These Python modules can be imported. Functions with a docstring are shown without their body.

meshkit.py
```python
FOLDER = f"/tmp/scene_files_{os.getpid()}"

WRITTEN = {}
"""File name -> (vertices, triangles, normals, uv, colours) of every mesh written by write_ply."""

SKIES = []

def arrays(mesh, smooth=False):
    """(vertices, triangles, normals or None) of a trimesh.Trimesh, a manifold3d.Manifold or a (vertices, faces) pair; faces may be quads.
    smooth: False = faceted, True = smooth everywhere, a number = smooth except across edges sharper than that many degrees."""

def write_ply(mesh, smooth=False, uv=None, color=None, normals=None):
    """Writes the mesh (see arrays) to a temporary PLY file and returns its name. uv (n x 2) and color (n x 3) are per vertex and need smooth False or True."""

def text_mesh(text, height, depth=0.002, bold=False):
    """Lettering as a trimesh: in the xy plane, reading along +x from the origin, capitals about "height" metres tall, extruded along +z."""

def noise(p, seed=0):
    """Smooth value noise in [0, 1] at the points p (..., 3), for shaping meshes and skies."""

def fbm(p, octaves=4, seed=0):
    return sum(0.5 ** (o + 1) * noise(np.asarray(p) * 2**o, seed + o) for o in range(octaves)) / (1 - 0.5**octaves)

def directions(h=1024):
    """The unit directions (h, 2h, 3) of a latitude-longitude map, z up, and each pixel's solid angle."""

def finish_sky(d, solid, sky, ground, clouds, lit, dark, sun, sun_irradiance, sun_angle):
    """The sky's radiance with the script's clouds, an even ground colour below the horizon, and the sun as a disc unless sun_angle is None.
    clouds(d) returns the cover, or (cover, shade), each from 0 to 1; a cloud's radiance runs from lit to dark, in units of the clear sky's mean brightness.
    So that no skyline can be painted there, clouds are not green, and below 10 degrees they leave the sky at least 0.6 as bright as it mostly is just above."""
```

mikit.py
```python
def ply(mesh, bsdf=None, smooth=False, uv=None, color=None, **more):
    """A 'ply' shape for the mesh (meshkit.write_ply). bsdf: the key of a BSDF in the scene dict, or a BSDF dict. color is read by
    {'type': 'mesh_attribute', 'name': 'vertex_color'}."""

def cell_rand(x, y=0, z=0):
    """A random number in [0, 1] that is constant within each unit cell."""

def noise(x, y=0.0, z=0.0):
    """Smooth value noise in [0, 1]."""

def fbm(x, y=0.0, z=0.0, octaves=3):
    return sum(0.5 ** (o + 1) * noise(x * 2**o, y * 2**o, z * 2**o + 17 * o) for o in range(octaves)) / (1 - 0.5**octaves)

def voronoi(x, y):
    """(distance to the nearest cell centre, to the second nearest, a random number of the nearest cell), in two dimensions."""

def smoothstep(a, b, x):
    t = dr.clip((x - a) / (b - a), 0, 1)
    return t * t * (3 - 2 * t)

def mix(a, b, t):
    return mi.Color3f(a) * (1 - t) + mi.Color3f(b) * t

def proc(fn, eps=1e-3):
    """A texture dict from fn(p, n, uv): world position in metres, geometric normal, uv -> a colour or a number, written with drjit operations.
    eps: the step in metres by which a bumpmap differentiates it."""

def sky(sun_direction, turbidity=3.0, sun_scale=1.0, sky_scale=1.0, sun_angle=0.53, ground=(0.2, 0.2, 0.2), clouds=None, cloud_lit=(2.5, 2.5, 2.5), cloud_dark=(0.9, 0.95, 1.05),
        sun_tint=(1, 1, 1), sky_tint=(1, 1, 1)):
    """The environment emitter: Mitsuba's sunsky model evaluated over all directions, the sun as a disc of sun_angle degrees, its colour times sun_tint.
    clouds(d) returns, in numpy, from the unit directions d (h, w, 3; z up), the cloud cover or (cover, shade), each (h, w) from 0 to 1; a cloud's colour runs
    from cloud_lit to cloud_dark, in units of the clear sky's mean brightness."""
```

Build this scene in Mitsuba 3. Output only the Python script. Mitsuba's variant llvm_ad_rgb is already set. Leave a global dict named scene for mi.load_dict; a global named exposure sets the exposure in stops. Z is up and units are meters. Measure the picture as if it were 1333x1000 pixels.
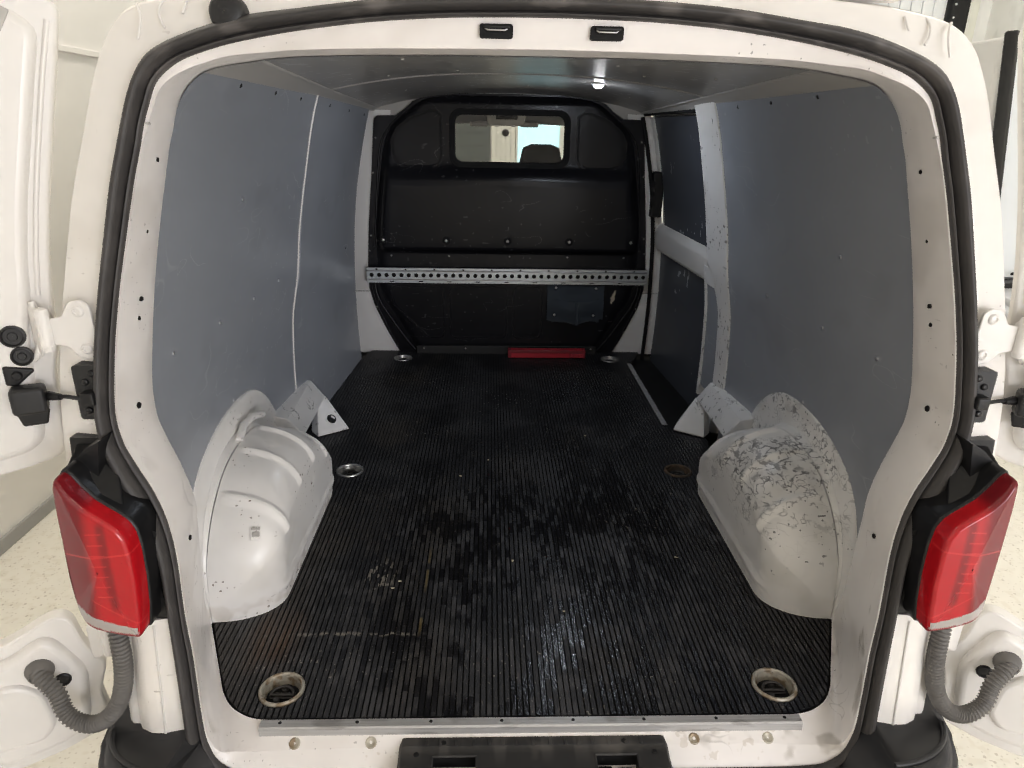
import math
import random
import numpy as np
import trimesh
import shapely
from shapely.geometry import Polygon, Point, box as sbox
from shapely import affinity
import drjit as dr
import mitsuba as mi
import mikit
import meshkit
from mikit import proc, noise, fbm, voronoi, cell_rand, smoothstep, mix

random.seed(7)
rng = np.random.default_rng(7)
T = mi.ScalarTransform4f
scene, labels = {}, {}

# ------------------------------------------------------------------ camera, light, exposure
PITCH, YAW, ROLL = math.radians(20.37), math.radians(2.07), math.radians(1.03)
CAM = np.array([-0.100, -1.289, 1.191])
fw = np.array([math.sin(YAW) * math.cos(PITCH), math.cos(YAW) * math.cos(PITCH), -math.sin(PITCH)])
rt = np.cross(fw, [0, 0, 1]); rt /= np.linalg.norm(rt)
up = -math.sin(ROLL) * rt + math.cos(ROLL) * np.cross(rt, fw)
scene['camera'] = {'type': 'perspective', 'fov': 2 * math.degrees(math.atan(666.5 / 900.0)), 'fov_axis': 'x',
                   'near_clip': 0.02, 'far_clip': 60.0,
                   'to_world': T().look_at(origin=CAM.tolist(), target=(CAM + fw).tolist(), up=up.tolist())}
exposure = -0.45
GROUND = -0.57
ROOM = dict(x0=-2.2, x1=5.0, y0=-5.2, y1=6.5, z1=2.95)
LAMP_POWER = 11.5
GATE_POWER = 13.0
LAMPS = [(-1.55, 0.6), (-1.5, 2.4), (-1.5, 4.4), (2.3, 0.4), (3.9, 0.4), (2.3, 2.4), (4.2, 3.2), (4.2, 5.2)]

# ------------------------------------------------------------------ helpers
def key_for(name):
    if name not in scene and not any(k.startswith(name + '__') for k in scene):
        return name
    i = 1
    while f'{name}_{i:03d}' in scene or any(k.startswith(f'{name}_{i:03d}__') for k in scene):
        i += 1
    return f'{name}_{i:03d}'


def add(name, mesh, bsdf, smooth=False, parent=None, label=None, **more):
    key = key_for(f'{parent}__{name}' if parent else name)
    scene[key] = mikit.ply(mesh, bsdf, smooth=smooth, **more)
    if label:
        labels[key] = {'label': label}
    return key


def tag(key, label, category=None, group=None, kind=None):
    d = {'label': label}
    if category: d['category'] = category
    if group: d['group'] = group
    if kind: d['kind'] = kind
    labels[key] = d


def TM(v, f):
    return trimesh.Trimesh(np.asarray(v, float), np.asarray(f, int), process=False)


def cat(*ms):
    return trimesh.util.concatenate([m for m in ms])


def mirror(m):
    return TM(m.vertices * [-1, 1, 1], m.faces[:, ::-1])


def grid(P, cu=False, cv=False, keep=None):
    """A surface through the points P[n, m, 3]."""
    P = np.asarray(P, float)
    n, m = P.shape[:2]
    f = []
    for i in range(n if cu else n - 1):
        for j in range(m if cv else m - 1):
            if keep is not None and not keep(i, j):
                continue
            a, b = i * m + j, ((i + 1) % n) * m + j
            c, d = ((i + 1) % n) * m + (j + 1) % m, i * m + (j + 1) % m
            f += [[a, b, c], [a, c, d]]
    return TM(P.reshape(-1, 3), f)


def sheet(P, off):
    """A closed sheet: the front grid P, the same shifted by off at the back, and the four edges."""
    P = np.asarray(P, float)
    Q = P + np.asarray(off, float)
    front, back = grid(P), grid(Q)
    back.invert()
    ms = [front, back]
    for a, b in ((P[0], Q[0]), (P[-1], Q[-1]), (P[:, 0], Q[:, 0]), (P[:, -1], Q[:, -1])):
        ms.append(grid(np.stack([a, b])))
    return cat(*ms)


def bx(x0, x1, y0, y1, z0, z1):
    return trimesh.creation.box(bounds=[[min(x0, x1), min(y0, y1), min(z0, z1)], [max(x0, x1), max(y0, y1), max(z0, z1)]])


def rbox(x0, x1, y0, y1, z0, z1, r=0.004, n=3):
    """A box with rounded edges."""
    import manifold3d as m3
    s = m3.Manifold.sphere(r, 8 if n < 3 else 12)
    pts = [s.translate([x, y, z]) for x in (x0 + r, x1 - r) for y in (y0 + r, y1 - r) for z in (z0 + r, z1 - r)]
    m = m3.Manifold.batch_hull(pts).to_mesh()
    return TM(m.vert_properties[:, :3], m.tri_verts)


def hull(pts):
    return trimesh.convex.convex_hull(np.asarray(pts, float))


def hull_round(pts, r):
    import manifold3d as m3
    s = m3.Manifold.sphere(r, 12)
    m = m3.Manifold.batch_hull([s.translate(list(map(float, p))) for p in pts]).to_mesh()
    return TM(m.vert_properties[:, :3], m.tri_verts)


def extrude(poly, h):
    ps = [poly] if poly.geom_type == 'Polygon' else [g for g in poly.geoms if g.geom_type == 'Polygon']
    return cat(*[trimesh.creation.extrude_polygon(p, h) for p in ps if p.area > 1e-8])


def prism_y(poly, y0, y1):
    """A polygon in (x, z), extruded from y0 to y1."""
    m = extrude(poly, abs(y1 - y0))
    v = m.vertices
    return TM(np.c_[v[:, 0], min(y0, y1) + v[:, 2], v[:, 1]], m.faces[:, ::-1])


def bevel_ring(pts, d):
    p = np.asarray(pts, float)
    a, b = np.roll(p, 1, 0), np.roll(p, -1, 0)
    t = b - a
    t /= np.linalg.norm(t, axis=1, keepdims=True) + 1e-12
    return p + d * np.c_[-t[:, 1], t[:, 0]]


def resample(pts, n, closed=True):
    p = np.asarray(pts, float)
    if closed:
        p = np.vstack([p, p[:1]])
    s = np.r_[0, np.cumsum(np.linalg.norm(np.diff(p, axis=0), axis=1))]
    u = np.linspace(0, s[-1], n, endpoint=not closed)
    return np.stack([np.interp(u, s, p[:, k]) for k in range(p.shape[1])], 1)


def bevelled(pts, h, b, steps=3):
    """A prism along z from 0 to h over a counter-clockwise outline; the top edge is rounded with radius b."""
    p = np.asarray(pts, float)
    if Polygon(p).exterior.is_ccw is False:
        p = p[::-1]
    rings = [np.c_[p, np.zeros(len(p))]]
    for k in range(steps + 1):
        a = k / steps * math.pi / 2
        q = bevel_ring(p, b * (1 - math.cos(a)))
        rings.append(np.c_[q, np.full(len(p), h - b + b * math.sin(a))])
    side = grid(np.array(rings), cv=True)
    side.invert()
    v, f = trimesh.creation.triangulate_polygon(Polygon(rings[-1][:, :2]).buffer(0), engine='earcut')
    cap = TM(np.c_[v, np.full(len(v), h)], f)
    return cat(side, cap)


def soft(pts, r, n=4):
    """The polygon with its corners rounded."""
    return Polygon(pts).buffer(-r, quad_segs=n).buffer(2 * r, quad_segs=n).buffer(-r, quad_segs=n)


def rrect(x0, x1, z0, z1, r, n=6):
    return sbox(x0 + r, z0 + r, x1 - r, z1 - r).buffer(r, quad_segs=n)


def tube(path, radius, n=10, caps=True):
    p = np.asarray(path, float)
    t = np.gradient(p, axis=0)
    t /= np.linalg.norm(t, axis=1, keepdims=True)
    a = np.cross(t[0], [0.31, 0.2, 0.93]); a /= np.linalg.norm(a)
    r = np.broadcast_to(np.asarray(radius, float), (len(p),))
    rings = []
    for i in range(len(p)):
        a = a - t[i] * (a @ t[i]); a /= np.linalg.norm(a)
        b = np.cross(t[i], a)
        th = np.linspace(0, 2 * math.pi, n, endpoint=False)
        rings.append(p[i] + r[i] * (np.cos(th)[:, None] * a + np.sin(th)[:, None] * b))
    m = [grid(np.array(rings), cv=True)]
    if caps:
        for k in (0, -1):
            ring = np.vstack([rings[k], p[k]])
            m.append(TM(ring, [[i, (i + 1) % n, n] for i in range(n)]))
    return cat(*m)


def spline(pts, n):
    from scipy.interpolate import CubicSpline
    p = np.asarray(pts, float)
    s = np.r_[0, np.cumsum(np.linalg.norm(np.diff(p, axis=0), axis=1))]
    return CubicSpline(s, p)(np.linspace(0, s[-1], n))


def lathe(profile, n=32):
    """Revolve (r, z) about z."""
    p = np.asarray(profile, float)
    th = np.linspace(0, 2 * math.pi, n, endpoint=False)
    P = np.stack([np.c_[r * np.cos(th), r * np.sin(th), np.full(n, z)] for r, z in p])
    return grid(P, cv=True)


def frame_to(m, origin, zdir, xdir=(0, 0, 1)):
    """Move a mesh built about the origin so that its z axis points along zdir."""
    z = np.asarray(zdir, float); z /= np.linalg.norm(z)
    x = np.asarray(xdir, float)
    if abs(x @ z) > 0.95: x = np.array([1.0, 0, 0])
    x = x - z * (x @ z); x /= np.linalg.norm(x)
    y = np.cross(z, x)
    return TM(m.vertices @ np.stack([x, y, z]) + np.asarray(origin, float), m.faces)


def stud(r, h, n=12):
    """A low domed head."""
    return lathe([(r, -0.001), (r, h * 0.4), (r * 0.8, h * 0.85), (r * 0.4, h), (0.0001, h)], n)


# ------------------------------------------------------------------ materials
def two(d):
    return {'type': 'twosided', 'nested': d}


def pri(color, rough=0.4, spec=0.5, metal=0.0, coat=0.0, coat_gloss=0.9, bump=None, bump_scale=1.0, **more):
    c = color if isinstance(color, dict) else {'type': 'rgb', 'value': list(color)}
    d = {'type': 'principled', 'base_color': c, 'roughness': rough, 'specular': spec, 'metallic': metal, **more}
    if coat:
        d['clearcoat'] = coat
        d['clearcoat_gloss'] = coat_gloss
    if bump is not None:
        d = {'type': 'bumpmap', 'arbitrary': bump, 'scale': bump_scale, 'bsdf': d}
    return two(d)


def scratches(p, fx, fy, fz, width, warp=1.5, seed=0.0):
    """Thin wandering lines: where a warped noise crosses one half."""
    w = fbm(p.x * fx * 0.5 + seed, p.y * fy * 0.5 + 3.1, p.z * fz * 0.5, 2) * warp
    n = noise(p.x * fx + w + seed, p.y * fy - w, p.z * fz + w)
    return 1 - smoothstep(0.0, width, dr.abs(n - 0.5))


def paint_fn(p, n, uv):
    d = smoothstep(0.56, 0.80, fbm(p.x * 9, p.y * 9, p.z * 9 + 5, 3))
    s = smoothstep(0.88, 0.94, noise(p.x * 120, p.y * 120, p.z * 120)) * smoothstep(0.52, 0.68, fbm(p.x * 5 + 9, p.y * 5, p.z * 5, 2))
    c = mix((0.725, 0.70, 0.66), (0.62, 0.59, 0.545), d * 0.5)
    return mix(c, (0.30, 0.27, 0.24), s * 0.6)


def rim_fn(p, n, uv):
    d = smoothstep(0.50, 0.75, fbm(p.x * 7, p.y * 7, p.z * 7 + 5, 3))
    low = smoothstep(0.75, 0.35, p.z)
    s = smoothstep(0.87, 0.93, noise(p.x * 190, p.y * 190, p.z * 150)) * smoothstep(0.50, 0.66, fbm(p.x * 6 + 9, p.y * 6, p.z * 6, 2))
    sm = smoothstep(0.60, 0.74, fbm(p.x * 22, p.y * 22, p.z * 11, 3)) * low * smoothstep(0.45, 0.6, noise(p.x * 5 + 2, p.y * 5, p.z * 5))
    sc = scratches(p, 30, 30, 16, 0.03, 2.0, 4.0) * smoothstep(0.66, 0.76, noise(p.x * 16, p.y * 16, p.z * 12 + 3)) * low
    c = mix((0.745, 0.715, 0.69), (0.62, 0.585, 0.55), d * 0.6)
    c = mix(c, (0.36, 0.33, 0.29), sm * 0.65)
    c = mix(c, (0.13, 0.12, 0.11), dr.maximum(s * (0.45 + 0.45 * smoothstep(0.2, 0.5, p.x)), sc * 0.25))
    rust = smoothstep(0.64, 0.72, fbm(p.x * 60 + 4, p.y * 60, p.z * 60, 3)) * smoothstep(0.03, -0.02, p.z) * smoothstep(0.45, 0.6, fbm(p.x * 9, p.y * 9, 2.0, 2))
    return mix(c, (0.42, 0.36, 0.28), rust * 0.35)


def arch_left_fn(p, n, uv):
    d = smoothstep(0.5, 0.78, fbm(p.x * 9, p.y * 9, p.z * 9, 3))
    s = smoothstep(0.82, 0.88, noise(p.x * 120, p.y * 120, p.z * 120)) * smoothstep(0.48, 0.62, fbm(p.x * 9 + 2, p.y * 9, p.z * 9, 2))
    c = mix((0.79, 0.77, 0.74), (0.66, 0.63, 0.575), d * 0.45)
    low = smoothstep(0.10, 0.0, p.z) * smoothstep(0.45, 0.7, fbm(p.x * 30, p.y * 30, p.z * 30, 2))
    c = mix(c, (0.42, 0.36, 0.28), low * 0.4)
    return mix(c, (0.17, 0.13, 0.10), s * 0.85)


def arch_right_fn(p, n, uv):
    d = smoothstep(0.45, 0.75, fbm(p.x * 9, p.y * 9, p.z * 9 + 1, 3))
    c = mix((0.80, 0.785, 0.76), (0.66, 0.64, 0.59), d * 0.5)
    up_ = smoothstep(0.08, 0.26, p.z) * smoothstep(0.15, 0.36, p.y + 0.30 * (p.x - 0.7))
    heavy = up_ * smoothstep(0.34, 0.54, fbm(p.x * 8 + 3, p.y * 7, p.z * 7, 2))
    a = scratches(p, 46, 40, 52, 0.075, 2.8, 1.0) * smoothstep(0.42, 0.56, noise(p.x * 40, p.y * 34, p.z * 34 + 7))
    b = scratches(p, 75, 60, 66, 0.085, 2.8, 9.0) * smoothstep(0.44, 0.58, noise(p.x * 34 + 5, p.y * 44, p.z * 34))
    g = smoothstep(0.54, 0.66, fbm(p.x * 70, p.y * 46, p.z * 60, 3)) * smoothstep(0.50, 0.62, fbm(p.x * 9, p.y * 9 + 4, p.z * 9, 2))
    m = dr.maximum(dr.maximum(a, b), g * 0.8) * heavy
    sm = smoothstep(0.48, 0.68, fbm(p.x * 26 + 3, p.y * 18, p.z * 26, 4)) * heavy
    sp = smoothstep(0.83, 0.88, noise(p.x * 120, p.y * 120, p.z * 120 + 3)) * smoothstep(0.46, 0.6, fbm(p.x * 9 + 6, p.y * 9, p.z * 9, 2))
    return mix(c, (0.075, 0.075, 0.075), dr.maximum(dr.maximum(m * 0.88, sm * 0.16), sp * 0.8))


def pillar_fn(p, n, uv):
    s = smoothstep(0.78, 0.86, noise(p.x * 90, p.y * 120, p.z * 70)) * smoothstep(0.42, 0.6, fbm(p.x * 7, p.y * 7, p.z * 5 + 2, 2))
    sc = scratches(p, 40, 48, 20, 0.05, 2.0, 2.0) * smoothstep(0.58, 0.70, noise(p.x * 24, p.y * 24, p.z * 18)) * smoothstep(0.75, 0.5, p.z)
    rust = smoothstep(0.60, 0.72, fbm(p.x * 30, p.y * 30, p.z * 18, 2)) * smoothstep(0.02, 0.0, dr.abs(p.y - 1.445)) * smoothstep(0.7, 0.5, p.z)
    c = mix((0.78, 0.77, 0.755), (0.55, 0.43, 0.28), rust * 0.5)
    return mix(c, (0.13, 0.12, 0.11), dr.maximum(s * 0.75, sc * 0.8))


def panel_fn(p, n, uv):
    d = fbm(p.y * 3.0, p.z * 3.0, p.x * 3.0, 3)
    sc = scratches(p, 10, 16, 16, 0.016, 2.2, 2.0) * smoothstep(0.70, 0.80, noise(p.y * 9, p.z * 9 + 2, p.x))
    sc2 = scratches(p, 6, 7, 24, 0.020, 0.8, 7.0) * smoothstep(0.70, 0.80, noise(p.y * 8 + 4, p.z * 8, p.x))
    sp = smoothstep(0.87, 0.93, noise(p.y * 70, p.z * 70, p.x * 70)) * smoothstep(0.54, 0.68, fbm(p.y * 4, p.z * 4 + 3, p.x, 2))
    dk = smoothstep(0.60, 0.78, fbm(p.y * 5 + 5, p.z * 8, p.x, 3)) * 0.12
    c = mix((0.252, 0.270, 0.300), (0.305, 0.323, 0.356), d)
    c = mix(c, (0.11, 0.115, 0.12), dk)
    return mix(c, (0.42, 0.44, 0.45), dr.maximum(dr.maximum(sc * 0.45, sc2 * 0.35), sp * 0.45))


def panel_shaded_fn(p, n, uv):
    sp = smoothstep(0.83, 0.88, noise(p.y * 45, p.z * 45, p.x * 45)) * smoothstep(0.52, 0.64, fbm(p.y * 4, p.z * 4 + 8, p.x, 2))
    c = mix((0.052, 0.058, 0.070), (0.072, 0.079, 0.093), fbm(p.y * 3, p.z * 3, p.x, 3))  # lining grey darkened: shade of the recessed sliding door put into the colour
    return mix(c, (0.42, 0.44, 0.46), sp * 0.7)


def ceil_fn(p, n, uv):
    d = fbm(p.x * 3, p.y * 3, 0.0, 3)
    sp = smoothstep(0.84, 0.9, noise(p.x * 40, p.y * 40, 2.0)) * 0.4
    return mix(mix((0.25, 0.245, 0.235), (0.30, 0.295, 0.285), d), (0.42, 0.42, 0.42), sp)


def mat_wet(p):
    """Damp patches: they end at the ribs, each rib a little earlier or later than its neighbour."""
    i = dr.floor(p.x / 0.0135 + 0.5)
    y = p.y + (cell_rand(i, 3, 1) - 0.5) * 0.07
    m = fbm(i * 0.0135 * 9, y * 8, 4.0, 3) * 0.72 + 0.28 * cell_rand(i, dr.floor(y / 0.06), 2)
    near = smoothstep(1.5, 0.5, p.y) * smoothstep(-0.62, -0.30, p.x)
    return smoothstep(0.46, 0.57, m) * (0.25 + 0.75 * near)


def mat_fn(p, n, uv):
    i = dr.floor(p.x / 0.0135 + 0.5)
    blot = smoothstep(0.40, 0.66, fbm(p.x * 5, p.y * 4, 1.0, 3))
    near = smoothstep(1.2, 0.3, p.y)
    c = mix((0.012, 0.012, 0.0135), (0.027, 0.027, 0.029), blot)
    pale = smoothstep(0.50, 0.72, noise(i * 9.7, p.y * 24, 5.0) * 0.5 + 0.5 * fbm(p.x * 12, p.y * 14, 8.0, 2))
    c = mix(c, (0.056, 0.055, 0.058), pale * 0.75 * near)
    dust = smoothstep(0.50, 0.75, fbm(p.x * 4 + 7, p.y * 3, 2.0, 3)) * (0.4 + 0.6 * smoothstep(0.0, -0.4, p.x))
    c = mix(c, (0.042, 0.035, 0.028), dust * 0.6)
    c = mix(c, (0.0045, 0.0045, 0.0065), mat_wet(p) * 0.72)
    rust = smoothstep(0.10, 0.02, dr.sqrt(dr.square((p.x + 0.62) / 1.0) + dr.square((p.y - 0.10) / 1.6))) * fbm(p.x * 30, p.y * 12, 0.0, 2)
    c = mix(c, (0.10, 0.05, 0.02), rust * 0.8)
    # the dried spill behind the left wheel arch, a yellowish run along one rib, and pale crumbs trodden in
    line = smoothstep(0.010, 0.0, dr.abs(p.y - 0.125 - 0.03 * p.x - 0.014 * noise(p.x * 30, 1, 1))) * smoothstep(-0.72, -0.5, p.x) * smoothstep(-0.24, -0.32, p.x)
    spk = line * smoothstep(0.45, 0.65, fbm(p.x * 90, p.y * 90, 1.0, 2))
    run = smoothstep(0.005, 0.002, dr.abs(p.x + 0.27)) * smoothstep(0.10, 0.16, p.y) * smoothstep(0.52, 0.40, p.y) * smoothstep(0.35, 0.6, noise(1.0, p.y * 30, 2.0))
    spot = smoothstep(0.055, 0.02, dr.sqrt(dr.square(p.x + 0.40) + dr.square((p.y - 0.36) / 1.8))) * smoothstep(0.58, 0.68, fbm(p.x * 120, p.y * 50, 3.0, 2))
    a = smoothstep(0.92, 0.95, noise(p.x * 190, p.y * 130, 5.0)) * smoothstep(0.60, 0.74, fbm(p.x * 3 + 1, p.y * 3, 6.0, 2))
    c = mix(c, (0.20, 0.15, 0.06), run * 0.5)
    return mix(c, (0.36, 0.33, 0.28), dr.maximum(dr.maximum(spk * 0.5, a * 0.5), spot * 0.6))


def mat_rough(p, n, uv):
    return 0.55 - 0.38 * mat_wet(p)


def mat_bump(p, n, uv):
    return fbm(p.x * 260, p.y * 200, p.z * 100, 2)


def seal_fn(p, n, uv):
    d = smoothstep(0.5, 0.75, fbm(p.x * 16, p.y * 30, p.z * 16, 3))
    return mix((0.042, 0.039, 0.038), (0.14, 0.128, 0.122), d * 0.6 * smoothstep(1.2, 1.36, p.z) + d * 0.12)


def bulk_fn(p, n, uv):
    d = fbm(p.x * 4, p.y * 4, p.z * 4, 3)
    sc = scratches(p, 9, 9, 16, 0.012, 2.0, 3.0) * smoothstep(0.66, 0.75, noise(p.x * 8, p.y * 3, p.z * 11))
    sp = smoothstep(0.85, 0.9, noise(p.x * 60, p.y * 60, p.z * 60)) * smoothstep(0.5, 0.62, fbm(p.x * 4, p.z * 5, 3.0, 2))
    return mix(mix((0.006, 0.006, 0.0075), (0.010, 0.010, 0.0125), d), (0.13, 0.13, 0.135), dr.maximum(sc * 0.4, sp * 0.3))


def grain(p, n, uv):
    return fbm(p.x * 420, p.y * 420, p.z * 420, 2)


def steel_fn(p, n, uv):
    return mix((0.50, 0.54, 0.56), (0.70, 0.74, 0.76), fbm(p.x * 22, p.y * 22, p.z * 90, 3))


def alu_fn(p, n, uv):
    st = noise(p.x * 5, p.y * 500, p.z * 500)
    d = smoothstep(0.55, 0.75, fbm(p.x * 18, p.y * 60, p.z * 60, 3))
    return mix(mix((0.42, 0.415, 0.41), (0.54, 0.535, 0.53), st), (0.25, 0.24, 0.23), d * 0.6)


def ring_fn(p, n, uv):
    d = smoothstep(0.45, 0.68, fbm(p.x * 55, p.y * 55, p.z * 55, 3))
    return mix((0.46, 0.43, 0.36), (0.20, 0.13, 0.065), d * 0.8)


def ring_dark_fn(p, n, uv):
    d = smoothstep(0.40, 0.68, fbm(p.x * 65, p.y * 65, p.z * 65, 3))
    return mix((0.055, 0.043, 0.032), (0.14, 0.085, 0.05), d * 0.6)


def floor_fn(p, n, uv):
    a, b, c = voronoi(p.x * 26, p.y * 26)
    sp = smoothstep(0.16, 0.10, a) * smoothstep(0.55, 0.75, c)
    a2, b2, c2 = voronoi(p.x * 60 + 5, p.y * 60)
    sp2 = smoothstep(0.22, 0.14, a2) * smoothstep(0.6, 0.8, c2)
    d = fbm(p.x * 2.2, p.y * 2.2, 0.0, 3)
    f = fbm(p.x * 45, p.y * 45, 0.0, 2)
    base = mix(mix((0.78, 0.745, 0.665), (0.83, 0.80, 0.725), d), (0.68, 0.63, 0.53), smoothstep(0.5, 0.8, f) * 0.35)
    return mix(base, (0.42, 0.37, 0.30), dr.maximum(sp * 0.55, sp2 * 0.4))


def wall_fn(p, n, uv):
    return mix((0.755, 0.74, 0.715), (0.80, 0.785, 0.76), fbm(p.x * 1.5, p.y * 1.5, p.z * 2, 3))


def rough_wall_fn(p, n, uv):
    d = smoothstep(0.56, 0.75, fbm(p.x * 6, p.y * 6, p.z * 3, 4))
    return mix((0.82, 0.82, 0.80), (0.66, 0.66, 0.64), d * 0.6)


def lens_fn(p, n, uv):
    ax = dr.abs(p.x)
    outer = smoothstep(0.775, 0.800, ax + 0.06 * (p.z - 0.45))
    c = mix((0.40, 0.006, 0.011), (0.15, 0.005, 0.009), outer)
    c = mix(c, (0.22, 0.006, 0.010), smoothstep(0.012, 0.002, dr.abs(ax - 0.757)) * smoothstep(0.56, 0.54, p.z) * smoothstep(0.36, 0.39, p.z))
    bars = smoothstep(0.0020, 0.0008, dr.abs(p.z - 0.405 - dr.floor((p.z - 0.405) / 0.021 + 0.5) * 0.021)) * smoothstep(0.785, 0.781, ax) * smoothstep(0.755, 0.759, ax)
    bars = bars * smoothstep(0.545, 0.535, p.z) * smoothstep(0.385, 0.40, p.z)
    ln = smoothstep(0.0025, 0.001, dr.abs(p.z - 0.490 + 0.08 * (ax - 0.72)))
    dg = smoothstep(0.0025, 0.001, dr.abs(p.z - 0.352 - 0.75 * (ax - 0.735))) * smoothstep(0.80, 0.79, ax)
    return mix(c, (0.62, 0.05, 0.05), dr.maximum(dr.maximum(bars * 0.45, ln * 0.4), dg * 0.35))


def conduit_fn(p, n, uv):
    return mix((0.095, 0.09, 0.086), (0.16, 0.152, 0.142), fbm(p.x * 30, p.y * 30, p.z * 30, 3))


def scuff_plate_fn(p, n, uv):
    v = smoothstep(0.55, 0.75, noise(p.x * 42, p.y * 6, p.z * 6))
    d = fbm(p.x * 20, p.y * 20, p.z * 20, 3)
    c = mix((0.022, 0.021, 0.020), (0.060, 0.056, 0.052), v * 0.6 * smoothstep(-0.25, -0.2, p.y))
    return mix(c, (0.10, 0.09, 0.08), smoothstep(0.55, 0.8, d) * 0.4)


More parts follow.
